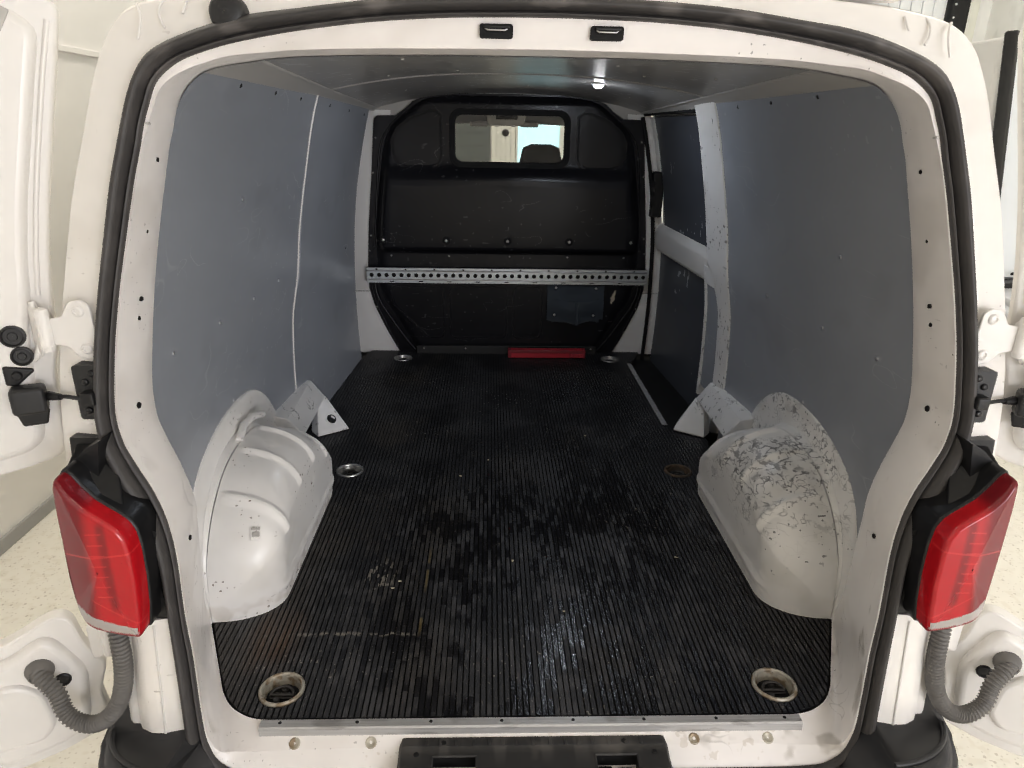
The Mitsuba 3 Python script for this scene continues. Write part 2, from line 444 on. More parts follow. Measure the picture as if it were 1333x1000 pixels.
P_ = lambda f, e=1e-3: proc(f, e)
bsdfs = {
    'paint': pri(P_(paint_fn), 0.28, coat=0.6),
    'paint_rim': pri(P_(rim_fn), 0.32, coat=0.4),
    'paint_arch_left': pri(P_(arch_left_fn), 0.30, coat=0.4),
    'paint_arch_right': pri(P_(arch_right_fn), 0.36, coat=0.2),
    'paint_pillar': pri(P_(pillar_fn), 0.35, coat=0.3),
    'paint_plain': pri((0.70, 0.68, 0.65), 0.3, coat=0.5),
    'panel_grey': pri(P_(panel_fn), 0.34, 0.5),
    'panel_shaded': pri(P_(panel_shaded_fn), 0.36, 0.5),
    'ceiling_grey': pri(P_(ceil_fn), 0.30, 0.5),
    'rail_grey': pri((0.40, 0.385, 0.36), 0.4),
    'mat': pri(P_(mat_fn), P_(mat_rough), 0.5, bump=P_(mat_bump, 8e-4), bump_scale=0.0006),
    'mat_base': pri((0.007, 0.007, 0.007), 0.8, 0.1),
    'seal': pri(P_(seal_fn), 0.50, 0.4),
    'bulk': pri(P_(bulk_fn), 0.26, 0.28, bump=P_(grain, 3e-4), bump_scale=0.0002),
    'black': pri((0.007, 0.007, 0.0075), 0.36, 0.4),
    'black_matt': pri((0.010, 0.010, 0.010), 0.7, 0.2),
    'black_grain': pri((0.011, 0.011, 0.0115), 0.46, 0.5, bump=P_(grain, 3e-4), bump_scale=0.0003),
    'bumper': pri((0.017, 0.017, 0.0185), 0.42, 0.5, bump=P_(grain, 3e-4), bump_scale=0.0003),
    'scuff': pri(P_(scuff_plate_fn), 0.5, 0.4),
    'steel': pri(P_(steel_fn), 0.36, metal=0.9),
    'bright_steel': pri((0.72, 0.73, 0.74), 0.25, metal=1.0),
    'alu': pri(P_(alu_fn), 0.42, metal=0.45),
    'ring': pri(P_(ring_fn), 0.42, metal=0.45),
    'ring_dark': pri(P_(ring_dark_fn), 0.6, 0.3),
    'ring_steel': pri((0.46, 0.46, 0.45), 0.3, metal=0.9),
    'paint_clean': pri((0.80, 0.785, 0.77), 0.35, coat=0.3),
    'lens_red': pri(P_(lens_fn), 0.10, 0.45, coat=0.35, coat_gloss=0.97),
    'lens_dark': pri((0.20, 0.006, 0.010), 0.14, 0.5, coat=1.0, coat_gloss=0.97),
    'lens_clear': pri((0.33, 0.30, 0.285), 0.15, 0.6, coat=1.0, coat_gloss=0.97),
    'conduit': pri(P_(conduit_fn), 0.5, 0.4),
    'bracket': pri((0.045, 0.042, 0.04), 0.4, metal=0.3),
    'red_case': pri((0.45, 0.02, 0.035), 0.28, 0.5, coat=0.5),
    'red_case_dark': pri((0.24, 0.02, 0.03), 0.35, 0.5),
    'pouch': pri((0.040, 0.050, 0.062), 0.7, 0.3, sheen=0.4),
    'beige': pri((0.42, 0.37, 0.28), 0.7, 0.2),
    'floor': pri(P_(floor_fn), 0.42, 0.4),
    'roller': pri((0.11, 0.125, 0.118), 0.6, 0.3),
    'wall': pri(P_(wall_fn), 0.6, 0.3),
    'wall_rough': pri(P_(rough_wall_fn), 0.7, 0.2),
    'wall_grey': pri((0.23, 0.25, 0.24), 0.6, 0.3),
    'skirting': pri((0.33, 0.33, 0.32), 0.5),
    'door_white': pri((0.74, 0.76, 0.77), 0.4),
    'door_cream': pri((0.74, 0.74, 0.66), 0.4),
    'headliner': pri((0.20, 0.205, 0.205), 0.9, 0.1),
    'fabric': pri((0.009, 0.009, 0.010), 0.9, 0.05),
    'silver': pri((0.55, 0.56, 0.58), 0.3, metal=0.5, coat=0.8),
    'reflection_glass': pri((0.60, 0.63, 0.66), 0.12, 0.8, coat=1.0),  # opaque windscreen; a white reflection is put into its pale base colour
    'glass': {'type': 'thindielectric', 'int_ior': 1.2},
    'lamp_body': pri((0.8, 0.8, 0.8), 0.5),
}
for k_, d_ in bsdfs.items():
    scene['material_' + k_] = d_


def M(k):
    return 'material_' + k

# ------------------------------------------------------------------ the workshop
R = ROOM


def structure(name, mesh, m, label):
    k = add(name, mesh, M(m))
    tag(k, label, kind='structure')
    return k


structure('floor', bx(R['x0'] - 0.2, R['x1'] + 0.2, R['y0'] - 0.2, R['y1'] + 0.2, GROUND - 0.1, GROUND), 'floor', 'cream speckled resin workshop floor under the van')
structure('wall_left', bx(R['x0'] - 0.2, R['x0'], R['y0'], R['y1'], GROUND, R['z1']), 'wall', 'pale cream workshop wall behind the left open door')
structure('wall_front', bx(R['x0'], R['x1'], R['y1'], R['y1'] + 0.2, GROUND, R['z1']), 'wall_rough', 'white far wall of the workshop beyond the van')
structure('wall_right', bx(R['x1'], R['x1'] + 0.2, R['y0'], R['y1'], GROUND, R['z1']), 'wall_rough', 'white rough plastered wall at the right of the workshop')
structure('wall_back', bx(R['x0'], R['x1'], R['y0'] - 0.2, R['y0'], GROUND, R['z1']), 'wall', 'pale wall of the workshop behind the viewer')
structure('ceiling', bx(R['x0'] - 0.2, R['x1'] + 0.2, R['y0'] - 0.2, R['y1'] + 0.2, R['z1'], R['z1'] + 0.1), 'wall', 'pale workshop ceiling above the van')
k = add('skirting_board', bx(R['x0'], R['x0'] + 0.015, R['y0'], R['y1'], GROUND + 0.002, GROUND + 0.062), M('skirting'))
tag(k, 'grey skirting strip along the foot of the left wall', 'skirting board')
k = add('wall_ledge', rbox(R['x0'], R['x0'] + 0.02, R['y0'] + 0.1, R['y1'] - 0.1, 1.50, 1.53, 0.004), M('wall'))
tag(k, 'thin pale horizontal trim strip along the left wall', 'wall trim')

for i, (lx, ly) in enumerate(LAMPS):
    key = key_for('ceiling_lamp')
    w_, l_ = 0.16, 0.75
    z_ = R['z1']
    scene[key + '__housing'] = mikit.ply(cat(bx(lx - w_ - .02, lx + w_ + .02, ly - l_ - .02, ly + l_ + .02, z_ - 0.05, z_ - 0.003)), M('lamp_body'))
    q = TM([[lx - w_, ly - l_, z_ - .053], [lx + w_, ly - l_, z_ - .053], [lx + w_, ly + l_, z_ - .053], [lx - w_, ly + l_, z_ - .053]], [[0, 2, 1], [0, 3, 2]])
    scene[key + '__diffuser'] = mikit.ply(q, M('lamp_body'), emitter={'type': 'area', 'radiance': {'type': 'rgb', 'value': [LAMP_POWER, LAMP_POWER * 0.95, LAMP_POWER * 0.83]}})
    tag(key, 'white rectangular ceiling lamp on the workshop ceiling', 'ceiling lamp', 'ceiling lamps of the workshop')

# daylit glazed gate behind the viewer, the main light of the load bay
key = 'glazed_gate'
gy = R['y0'] + 0.06
for i in range(3):
    for j in range(2):
        x0, z0 = 1.40 + i * 1.12, 0.10 + j * 0.86
        q = TM([[x0, gy, z0], [x0 + 1.04, gy, z0], [x0 + 1.04, gy, z0 + .78], [x0, gy, z0 + .78]], [[0, 2, 1], [0, 3, 2]])
        scene[key_for(key + '__pane')] = mikit.ply(q, M('door_white'), emitter={'type': 'area', 'radiance': {'type': 'rgb', 'value': [GATE_POWER * 0.985, GATE_POWER * 0.985, GATE_POWER * 1.05]}})
add('frame', cat(*[bx(1.32 + i * 1.12, 1.40 + i * 1.12, gy - .05, gy + .03, GROUND, 1.9) for i in range(4)], *[bx(1.40 + i * 1.12, 2.44 + i * 1.12, gy - .05, gy + .02, z, z + .08) for i in range(3) for z in (.02, .88, 1.74)], *[bx(1.40 + i * 1.12, 2.44 + i * 1.12, gy - .05, gy + .01, GROUND, .02) for i in range(3)]), M('door_white'), False, key)
tag(key, 'large white gate with daylit panes at the back of the workshop', 'gate')

# far wall, as seen through the bulkhead window and past the roof
wy = R['y1']
key = 'sectional_door'
for i in range(5):
    x0 = -0.085 + i * 0.0514
    add('panel', rbox(x0, x0 + 0.0500, wy - 0.04, wy, GROUND + 0.01, 2.3, 0.006, 2), M('door_cream'), 35, key)
add('vent', frame_to(lathe([(0.001, 0.012), (0.030, 0.012), (0.036, 0.006), (0.036, 0)], 20), (0.064, wy - 0.042, 1.135), (0, -1, 0)), M('black_matt'), 30, key, 'round black vent in the panel door')
tag(key, 'cream ribbed panel beside the bright window on the far wall', 'door')
key = 'roller_shutter'
for i in range(20):
    add('slat', rbox(-1.6, -.10, wy - .03, wy, GROUND + .01 + i * .13, GROUND + .135 + i * .13, .01, 2), M('roller'), 35, key)
tag(key, 'grey roller shutter beside the cream ribbed panel on the far wall', 'shutter')
key = 'workshop_window'
win = TM([[0.19, wy - .012, .25], [.64, wy - .012, .25], [.64, wy - .012, 2.2], [.19, wy - .012, 2.2]], [[0, 1, 2], [0, 2, 3]])
scene[key + '__pane'] = mikit.ply(win, M('door_white'), emitter={'type': 'area', 'radiance': {'type': 'rgb', 'value': [0.30, 0.98, 1.10]}})
add('frame', cat(bx(.175, .195, wy - .05, wy, .2, 2.25), bx(.635, .74, wy - .05, wy, .2, 2.25), bx(.195, .635, wy - .05, wy, 2.2, 2.25), bx(.195, .635, wy - .05, wy, .2, .25)), M('door_cream'), False, key)
tag(key, 'bright bluish daylight window on the far workshop wall', 'window')
key = 'panel_gate'
for i in range(22):
    x0 = 1.9 + i * 0.118
    add('panel', rbox(x0, x0 + 0.113, wy - 0.05, wy, GROUND + 0.01, 2.72, 0.008, 2), M('door_white'), 35, key)
tag(key, 'white workshop gate of narrow vertical panels beyond the roof', 'gate')
key = 'gate_post'
add('post', bx(4.53, 4.70, wy - 0.12, wy, GROUND, 2.9), M('black'), False, key)
for i in range(14):
    add('bolt', frame_to(stud(0.012, 0.006, 8), (4.555, wy - 0.12, 2.9 - i * 0.12), (0, -1, 0)), M('bright_steel'), 40, key)
add('trim', bx(4.703, 4.83, wy - 0.07, wy, GROUND, 2.9), M('door_cream'), False, key, 'cream trim beside the black post')
tag(key, 'black steel gate post with cream trim beside the white wall', 'post')
key = 'wall_pipe'
add('pipe', tube([(2.7, 6.1, 2.47), (3.3, 6.1, 2.472), (3.92, 6.1, 2.475)], 0.055, 16), M('door_white'), 40, key)
add('cap', tube([(3.92, 6.1, 2.475), (4.02, 6.1, 2.476)], 0.06, 16), M('black'), 40, key)
for x_ in (3.16, 3.29):
    add('clamp', cat(tube([(x_ - .02, 6.1, 2.472), (x_ + .02, 6.1, 2.472)], 0.066, 16), bx(x_ - .02, x_ + .02, 6.14, wy, 2.455, 2.49)), M('steel'), 40, key)
tag(key, 'grey horizontal pipe with two clamps high on the far wall', 'pipe')

# a silver van parked further on, facing us, of which the gap beside the right door shows a sliver
key = 'parked_van'
vx = 3.90


def pv(x, y, z):
    return (vx + x, y, z)


add('body', hull_round([pv(s * 0.88, 2.45, z) for s in (-1, 1) for z in (-0.33, 0.10)] + [pv(s * .92, 3.0, z) for s in (-1, 1) for z in (-.33, .26)] + [pv(s * .92, 5.6, z) for s in (-1, 1) for z in (-.33, .3)], 0.06), M('silver'), 35, key)
add('cab', hull_round([pv(s * .48, 3.85, 1.78) for s in (-1, 1)] + [pv(s * .36, 4.4, 1.80) for s in (-1, 1)] + [pv(s * .50, 4.4, .3) for s in (-1, 1)] + [pv(s * .80, 3.3, .3) for s in (-1, 1)], 0.05), M('paint_clean'), 35, key)
add('bonnet', hull_round([pv(s * .84, 2.55, .20) for s in (-1, 1)] + [pv(s * .86, 2.98, .30) for s in (-1, 1)] + [pv(s * .84, 2.6, .1) for s in (-1, 1)] + [pv(s * .86, 2.98, .1) for s in (-1, 1)], 0.03), M('silver'), 35, key)
add('windscreen', sheet([[pv(-.80, 2.98, .35), pv(.80, 2.98, .35)], [pv(-.53, 3.72, 1.80), pv(.53, 3.72, 1.80)]], (0, .02, -.01)), M('reflection_glass'), False, key)
for s in (-1, 1):
    add('pillar', hull_round([pv(s * .84, 2.96, .33), pv(s * .866, 3.0, .33), pv(s * .53, 3.69, 1.83), pv(s * .556, 3.74, 1.83)], 0.018), M('black_grain'), 30, key)
    add('window_seal', tube([pv(s * .815, 2.955, .34), pv(s * .705, 3.34, 1.07), pv(s * .53, 3.70, 1.81)], 0.010, 8), M('rail_grey'), 40, key)
    add('headlight', rbox(vx + s * .74 - .13, vx + s * .74 + .13, 2.36, 2.5, -.02, .12, .03), M('lens_clear'), 40, key)
    w_ = lathe([(.001, .1), (.17, .1), (.19, .09), (.30, .1), (.325, .08), (.325, -.08), (.30, -.1), (.001, -.1)], 28)
    for y_ in (3.0, 5.2):
        add('wheel', frame_to(w_, pv(s * .86, y_, GROUND + .328), (s, 0, 0)), M('black_matt'), 30, key)
add('cowl', rbox(vx - .84, vx + .84, 2.86, 3.0, .30, .335, .01), M('black'), 40, key)
add('wiper', cat(tube([pv(-.72, 2.93, .38), pv(-.35, 2.94, .395), pv(.1, 2.95, .375)], .010, 6), tube([pv(-.70, 2.90, .36), pv(-.64, 2.93, .40), pv(-.60, 2.92, .37)], .012, 6)), M('black'), 40, key)
gr = cat(*[rbox(vx - .6, vx + .6, 2.36, 2.40, z - .012, z + .012, .008, 2) for z in np.arange(-.22, .08, .05)])
add('grille', gr, M('black'), 40, key)
add('bumper', hull_round([pv(s * .86, 2.42, z) for s in (-1, 1) for z in (-.42, -.12)] + [pv(s * .90, 2.9, z) for s in (-1, 1) for z in (-.42, -.12)], .05), M('black_grain'), 35, key)
tag(key, 'silver van parked in the gap beside the right rear door', 'van')

# ------------------------------------------------------------------ the cargo van
VAN = 'cargo_van'
tag(VAN, 'white panel van with both rear doors open showing its empty lined load bay', 'van')


def P0(z):
    """y of the plane the tailgate seal lies on."""
    return -0.215 + 0.13 * z


# (x, z) half loops from the top middle to the bottom middle: seal outer edge, seal inner edge, bend of the frame, body edge
S_OUT = [(0, 1.39), (.14, 1.387), (.27, 1.38), (.41, 1.363), (.49, 1.352), (.552, 1.336), (.592, 1.322), (.625, 1.308), (.652, 1.29), (.672, 1.262), (.687, 1.23), (.70, 1.19), (.7125, 1.15), (.7275, 1.1), (.7505, 1.0), (.772, .9), (.79, .8), (.8005, .7), (.797, .65), (.785, .6), (.763, .55), (.7385, .5), (.724, .45), (.716, .4), (.711, .3), (.7075, .2), (.704, .1), (.7025, .03), (.70, -.01), (.693, -.045), (.679, -.072), (.65, -.09), (.60, -.098), (.45, -.10), (0, -.10)]
S_IN = [(0, 1.358), (.135, 1.356), (.26, 1.349), (.395, 1.333), (.475, 1.319), (.525, 1.308), (.565, 1.296), (.595, 1.285), (.622, 1.268), (.642, 1.247), (.655, 1.217), (.667, 1.185), (.676, 1.15), (.691, 1.1), (.7165, 1.0), (.74, .9), (.758, .8), (.7685, .7), (.762, .65), (.741, .6), (.716, .55), (.699, .5), (.690, .45), (.686, .4), (.683, .3), (.675, .2), (.6715, .1), (.667, .03), (.66, -.005), (.648, -.03), (.628, -.048), (.598, -.06), (.54, -.064), (.45, -.065), (0, -.065)]
BEND = [(0, 1.312), (.135, 1.311), (.26, 1.309), (.395, 1.305), (.47, 1.299), (.525, 1.293), (.565, 1.281), (.592, 1.271), (.618, 1.257), (.637, 1.238), (.650, 1.21), (.662, 1.18), (.672, 1.15), (.687, 1.1), (.7125, 1.0), (.736, .9), (.754, .8), (.7645, .7), (.758, .65), (.737, .6), (.712, .55), (.695, .5), (.686, .45), (.682, .4), (.679, .3), (.671, .2), (.6675, .1), (.662, .03), (.655, 0), (.643, -.020), (.623, -.030), (.593, -.034), (.54, -.034), (.45, -.033), (0, -.032)]
BEND_Y = [.022] * 5 + [.018, .012, .008, .004, 0, 0, 0] + [-.002] * 15 + [0, .006, .012, .02, .028, .032, .034, .034]
EDGE = [(0, 1.309), (.135, 1.309), (.26, 1.307), (.40, 1.303), (.475, 1.298), (.53, 1.290), (.565, 1.285), (.602, 1.2755), (.632, 1.255), (.652, 1.23), (.665, 1.20), (.671, 1.178), (.680, 1.15), (.6915, 1.1), (.7135, 1.0), (.732, .9), (.7465, .8), (.7565, .7), (.7535, .65), (.738, .6), (.718, .55), (.7015, .5), (.695, .468), (.704, .415), (.724, .335), (.752, .225), (.785, .095), (.803, .004), (.762, .002), (.718, .001), (.680, 0), (.640, 0), (.578, 0), (.45, -.002), (0, -.002)]
EDGE_Y3 = {23: -.020, 24: .014, 25: .062, 26: .120, 27: .172, 28: .088, 29: -.003, 30: -.077, 31: -.119, 32: -.143, 33: -.146, 34: -.146}
BODY = [(0, 1.425), (.14, 1.424), (.27, 1.415), (.41, 1.406), (.49, 1.400), (.552, 1.395), (.60, 1.388), (.64, 1.381), (.672, 1.373), (.70, 1.360), (.72, 1.34), (.738, 1.308), (.754, 1.27), (.783, 1.18), (.815, 1.08), (.843, .96), (.868, .84), (.884, .73), (.889, .66), (.891, .60), (.891, .54), (.889, .48), (.886, .42), (.88, .37), (.862, .30), (.838, .20), (.836, .10), (.836, .05), (.834, 0), (.825, -.05), (.80, -.09), (.75, -.12), (.66, -.14), (.45, -.14), (0, -.14)]


def full(half):
    h = np.asarray(half, float)
    return np.vstack([h, h[-2:0:-1] * np.array([-1.0] + [1.0] * (h.shape[1] - 1))])


def dense(half, k=4):
    from scipy.interpolate import PchipInterpolator
    h = np.asarray(half, float)
    t = np.arange(len(h))
    u = np.linspace(0, len(h) - 1, (len(h) - 1) * k + 1)
    return PchipInterpolator(t, h)(u)


def loop3(half, ys):
    h = np.asarray(half, float)
    return full(dense(np.c_[h[:, 0], np.asarray(ys, float), h[:, 1]]))


so, si_, bd, ed, bo = [np.array(a, float) for a in (S_OUT, S_IN, BEND, EDGE, BODY)]
y_so, y_si = P0(so[:, 1]), P0(si_[:, 1])
y_bd = P0(bd[:, 1]) + np.array(BEND_Y)
y_bd[30:] = [-.195, -.192, -.19, -.188, -.188]
y_ed = P0(ed[:, 1]) + 0.12
for i_, v_ in EDGE_Y3.items(): y_ed[i_] = v_
L_so, L_si, L_bd, L_ed = loop3(so, y_so), loop3(si_, y_si), loop3(bd, y_bd), loop3(ed, y_ed)

# rubber seal, a swept bulb with a lip
prof = [(-.01, -.003), (.01, .004), (.06, .009), (.16, .010), (.24, .006), (.29, .003), (.34, .010), (.42, .019), (.54, .0245), (.68, .0255), (.82, .021), (.93, .012), (1.0, .001), (1.0, -.012)]
rings = [L_si * (1 - s) + L_so * s - np.array([0, h, 0]) for s, h in prof]
add('door_seal', grid(np.array(rings), cv=True), M('seal'), 50, VAN, 'black rubber seal around the rear opening')

# white frame inside the seal: face, bend, reveal
u_in = L_si + (L_so - L_si) * 0.3
mids = []
for s in (0.25, 0.5, 0.75):
    q = L_bd * (1 - s) + L_ed * s
    nrm = np.zeros_like(q); nrm[:, 0] = -np.sign(q[:, 0]) * np.where(q[:, 2] > 0.3, 0.004, 0) * math.sin(math.pi * s)
    mids.append(q + nrm)
back = L_ed + np.array([0, 0.012, 0]); back[:, 0] *= 1.012; back[:, 2] += np.where(L_ed[:, 2] > 1.2, .012, np.where(L_ed[:, 2] < .05, -.012, 0))
frame_mesh = grid(np.array([u_in, L_si * .5 + L_bd * .5 + (0, .001, 0), L_bd * .97 + L_si * .03, L_bd, *mids, L_ed, back]), cv=True)
FR = add('rear_frame', frame_mesh, M('paint_rim'), 38, VAN, 'scuffed white metal frame inside the seal')

# outer body: tailgate face beyond the seal, rounded edge, then the sides and the roof forward to the cab
y_bo = P0(bo[:, 1]) + 0.05
L_bo = loop3(bo, y_bo)
cen = np.array([0, 0, 0.63])


def grow(L, d, y):
    v = (L - cen) * [1, 0, 1]
    v /= np.linalg.norm(v, axis=1, keepdims=True)
    q = L + v * d
    q[:, 1] = y if np.isscalar(y) else y
    return q


s_in = L_so * 0.55 + L_si * 0.45
face1 = L_so * .15 + L_bo * .85; face1[:, 1] = L_so[:, 1] * .5 + L_bo[:, 1] * .5 - .006
ridge = L_so * .06 + L_bo * .94; ridge[:, 1] = L_bo[:, 1] - .020
ring_list = [s_in + (0, .004, 0), L_so * .97 + L_bo * .03 + (0, .004, 0), face1, ridge, L_bo + (0, -.006, 0), grow(L_bo, .006, L_bo[:, 1] + .012), grow(L_bo, .012, L_bo[:, 1] + .05), grow(L_bo, .03, .35), grow(L_bo, .045, 1.2), grow(L_bo, .045, 2.6)]
add('body_shell', grid(np.array(ring_list), cv=True), M('paint'), 32, VAN, 'white painted outer body')

# stamped reliefs on the two upper corners and the joint of the frame
for s in (-1, 1):
    a = [(s * .665, P0(1.36) + .012, 1.366), (s * .655, P0(1.34) - .002, 1.345), (s * .662, P0(1.31) - .003, 1.312)]
    b = [(s * .625, P0(1.37) + .016, 1.372), (s * .628, P0(1.35) + .004, 1.350), (s * .618, P0(1.335) - .001, 1.330)]
    c = [(s * .585, P0(1.37) + .012, 1.374), (s * .590, P0(1.35) + .003, 1.352)]
    for q in (a, b, c):
        add('pressing', tube(spline(q, 8) if len(q) > 2 else q, .0022, 8), M('paint_plain'), 60, VAN + '__body_shell')
    add('frame_joint', tube([(s * .659, P0(1.187) - .006, 1.187), (s * .667, P0(1.187) + .05, 1.187), (s * .672, P0(1.187) + .118, 1.188)], .0022, 6), M('rail_grey'), 60, FR)
add('buffer', frame_to(lathe([(.001, .02), (.020, .019), (.026, .014), (.029, .005), (.030, -.01)], 24), (-.515, P0(1.355) - .005, 1.352), (0, -1, .1)), M('black_grain'), 40, VAN, 'round black rubber buffer above the seal')
for s in (-1, 1):
    add('roof_drain', rbox(s * .50 - .09, s * .50 + .09, -.01, .03, 1.401, 1.412, .004), M('paint_plain'), 40, VAN + '__body_shell')

# small fixing holes with rubber lips in the frame
holes = [(.672, -.008, 1.128, .0042), (.698, -.024, 1.007, .0042), (.7205, -.040, .888, .0045), (.724, -.044, .853, .0045), (.737, -.066, .690, .0065), (.692, -.100, .423, .0055)]
for s in (-1, 1):
    for (hx, hy, hz, hr) in [(a, b, c, d * .75) for a, b, c, d in holes]:
        # slide to the frame's surface along the line of sight: the reveal runs almost straight forward here
        i_ = np.argmin(np.abs(L_bd[:, 2] - hz) + (L_bd[:, 0] * s < 0) * 9 + (np.abs(L_bd[:, 0]) < .5) * 9)
        t_ = np.clip((hy - L_bd[i_, 1]) / max(L_ed[i_, 1] - L_bd[i_, 1], 1e-3), 0, 1)
        q = L_bd[i_] * (1 - t_) + L_ed[i_] * t_
        add('fixing_hole', frame_to(lathe([(.0001, .0012), (hr * .9, .0012), (hr * 1.25, .0006), (hr * 1.3, -.004)], 12), (q[0] - s * .0048, hy, hz), (-s, -.12, 0)), M('black_matt'), 40, FR)
# latch plates in the upper face of the frame
for s in (-1, 1):
    xc, yc, zc_ = s * .0905, P0(1.337) + .009, 1.337
    LT = add('latch_plate', prism_y(rrect(xc - .027, xc + .027, zc_ - .0105, zc_ + .0105, .004), yc - .006, yc + .01), M('black_matt'), False, FR)
    if s > 0:
        pass
    add('latch_pin', tube([(xc - .018, yc - .008, zc_ + .004), (xc - .014, yc - .010, zc_ + .001), (xc + .014, yc - .010, zc_ + .001), (xc + .018, yc - .008, zc_ + .004)], .0018, 8), M('ring_steel'), 50, FR)
    add('latch_bar', rbox(xc - .020, xc + .022, yc - .012, yc - .006, zc_ + .003, zc_ + .0085, .002), M('black'), 40, FR)

# ------------------------------------------------------------------ load floor
CUPS = [(.560, -.058), (.607, .995), (.566, 2.315)]
mat_half = [(.577, -.1445), (.637, -.121), (.675, -.083), (.716, -.007), (.758, .084), (.798, .168), (.80, .182), (.70, .205), (.668, .28), (.648, .45), (.642, .62), (.646, .84), (.660, .92), (.70, 1.02), (.77, 1.07), (.80, 1.25), (.862, 1.32), (.858, 1.7), (.80, 2.30), (.755, 2.46)]
mat_right = [(.577, -.1445), (.637, -.121), (.675, -.083), (.716, -.007), (.758, .084), (.798, .168), (.80, .182), (.70, .205), (.668, .28), (.648, .45), (.642, .62), (.646, .84), (.660, .92), (.70, 1.02), (.77, 1.07), (.80, 1.25), (.80, 1.36), (.655, 1.402), (.655, 2.25), (.70, 2.30), (.755, 2.46)]
mat_poly = Polygon([(-x, y) for x, y in mat_half] + mat_right[::-1]).buffer(0)
cut = shapely.union_all([Point(s * x, y).buffer(.0495, quad_segs=12) for x, y in CUPS for s in (-1, 1)])
base = mat_poly.difference(cut)
FM = add('floor_mat', trimesh.creation.extrude_polygon(base.buffer(0), .006).apply_translation([0, 0, -.009]), M('mat_base'), False, VAN, 'black ribbed rubber floor mat, wet and dirty near the sill')
for i in range(-64, 65):
    xc = i * .0135
    wide = 0.0102 + 0.0007 * math.sin(i * 12.9)
    strip = sbox(xc - wide / 2, -.14, xc + wide / 2, 2.455).intersection(base.buffer(-.003))
    gs = [strip] if strip.geom_type == 'Polygon' else list(getattr(strip, 'geoms', []))
    for g in gs:
        if g.geom_type != 'Polygon' or g.area < 4e-5: continue
        g = g.simplify(.0006)
        tops = g.buffer(-.0009, join_style='mitre')
        tops = [tops] if tops.geom_type == 'Polygon' else list(tops.geoms)
        add('rib', cat(trimesh.creation.extrude_polygon(g, .0026).apply_translation([0, 0, -.003]), *[trimesh.creation.extrude_polygon(t, .0034).apply_translation([0, 0, -.003]) for t in tops if t.area > 1e-5]), M('mat'), False, FM)
# pan under the mat and the black well beside the sliding door
add('floor_pan', bx(-.88, .9, -.13, 2.5, -.05, -.0405), M('black_matt'), False, VAN)
add('step_well', cat(bx(.66, .90, 1.36, 2.46, -.24, -.23), bx(.645, .655, 1.40, 2.30, -.24, -.0095), bx(.66, .90, 1.35, 1.36, -.24, -.01)), M('black_matt'), False, VAN)
add('step_strip', hull_round([(.650, 1.42, .0015), (.668, 1.42, .0015), (.650, 2.235, .0015), (.668, 2.235, .0015)], .0025), M('alu'), 40, VAN, 'thin worn metal strip at the edge of the side step')


def cup(x, y, mat_ring, deep=.022, rust=False, name='tie_down_ring'):
    rim = lathe([(.0418, -.003), (.0425, .0025), (.0445, .0048), (.0478, .0048), (.0503, .0025), (.0510, -.004)], 40)
    rim.apply_translation([x, y, 0])
    K = add(name, rim, M(mat_ring), 50, VAN)
    dish = lathe([(.0418, -.003), (.0405, -.009), (.0385, -.015), (.0365, -deep)], 40)
    dish.apply_translation([x, y, 0])
    add('dish', dish, M(mat_ring), 50, K)
    pan = lathe([(.0370, -deep), (.0001, -deep)], 32); pan.apply_translation([x, y, 0])
    add('pan', pan, M('black_matt'), 40, K)
    add('bracket', soft_box(x - .028, x + .028, y - .009, y + .009, -deep + .001, -deep + .005), M('bracket'), 40, K)
    for dy in (-.0165, .0165):
        add('bolt', frame_to(lathe([(.0001, .0075), (.006, .0075), (.0075, .005), (.0078, 0)], 10), (x - .004 + dy * .35, y + dy, -deep + .002), (0, 0, 1)), M('bracket'), 40, K)
    th = np.linspace(0, math.pi, 15)
    add('bar', tube([(x - .025, y - .003, -deep + .008)] + [(x - .025 * math.cos(t), y - .003 + .021 * math.sin(t), -deep + .009 + .003 * math.sin(t)) for t in th] + [(x + .025, y - .003, -deep + .008), (x, y - .0035, -deep + .009), (x - .025, y - .003, -deep + .008)], .0034, 8), M('bracket'), 60, K)
    return K


def soft_box(*a):
    return rbox(*a, .0018, 2)


for i, (x, y) in enumerate(CUPS):
    for s in (-1, 1):
        m = 'ring' if i == 0 else ('ring_steel' if s < 0 or i == 2 else 'ring_dark')
        kk = cup(s * x, y, m)
        if i == 0 and s < 0: labels[kk] = {'label': 'rusty cream recessed lashing ring nearest the left rear corner'}
        if i == 1 and s > 0: labels[kk] = {'label': 'dark dirty lashing ring beside the right wheel arch'}
        if i == 1 and s < 0: labels[kk] = {'label': 'clean metal lashing ring beside the left wheel arch'}

# aluminium sill strip: a top face and a lip, with screw holes
st = Polygon([(-.146, -.004), (-.146, .0022), (-.1655, .0022), (-.1690, -.001), (-.1690, -.026), (-.1668, -.026), (-.1668, -.002), (-.165, -.0005), (-.146, -.0005)])
m_ = trimesh.creation.extrude_polygon(st, 1.158)
v_ = m_.vertices
SS = add('sill_strip', TM(np.c_[v_[:, 2] - .578, v_[:, 0] + .0, v_[:, 1]], m_.faces), M('alu'), 30, VAN, 'scratched aluminium strip along the rear edge of the mat')
for x in (-.537, -.375, -.219, -.068, .085, .238, .395, .545):
    add('screw', frame_to(lathe([(.0001, .0008), (.0034, .0008), (.0042, -.001)], 12), (x, -.1545, .0023), (0, 0, 1)), M('black'), 40, SS)

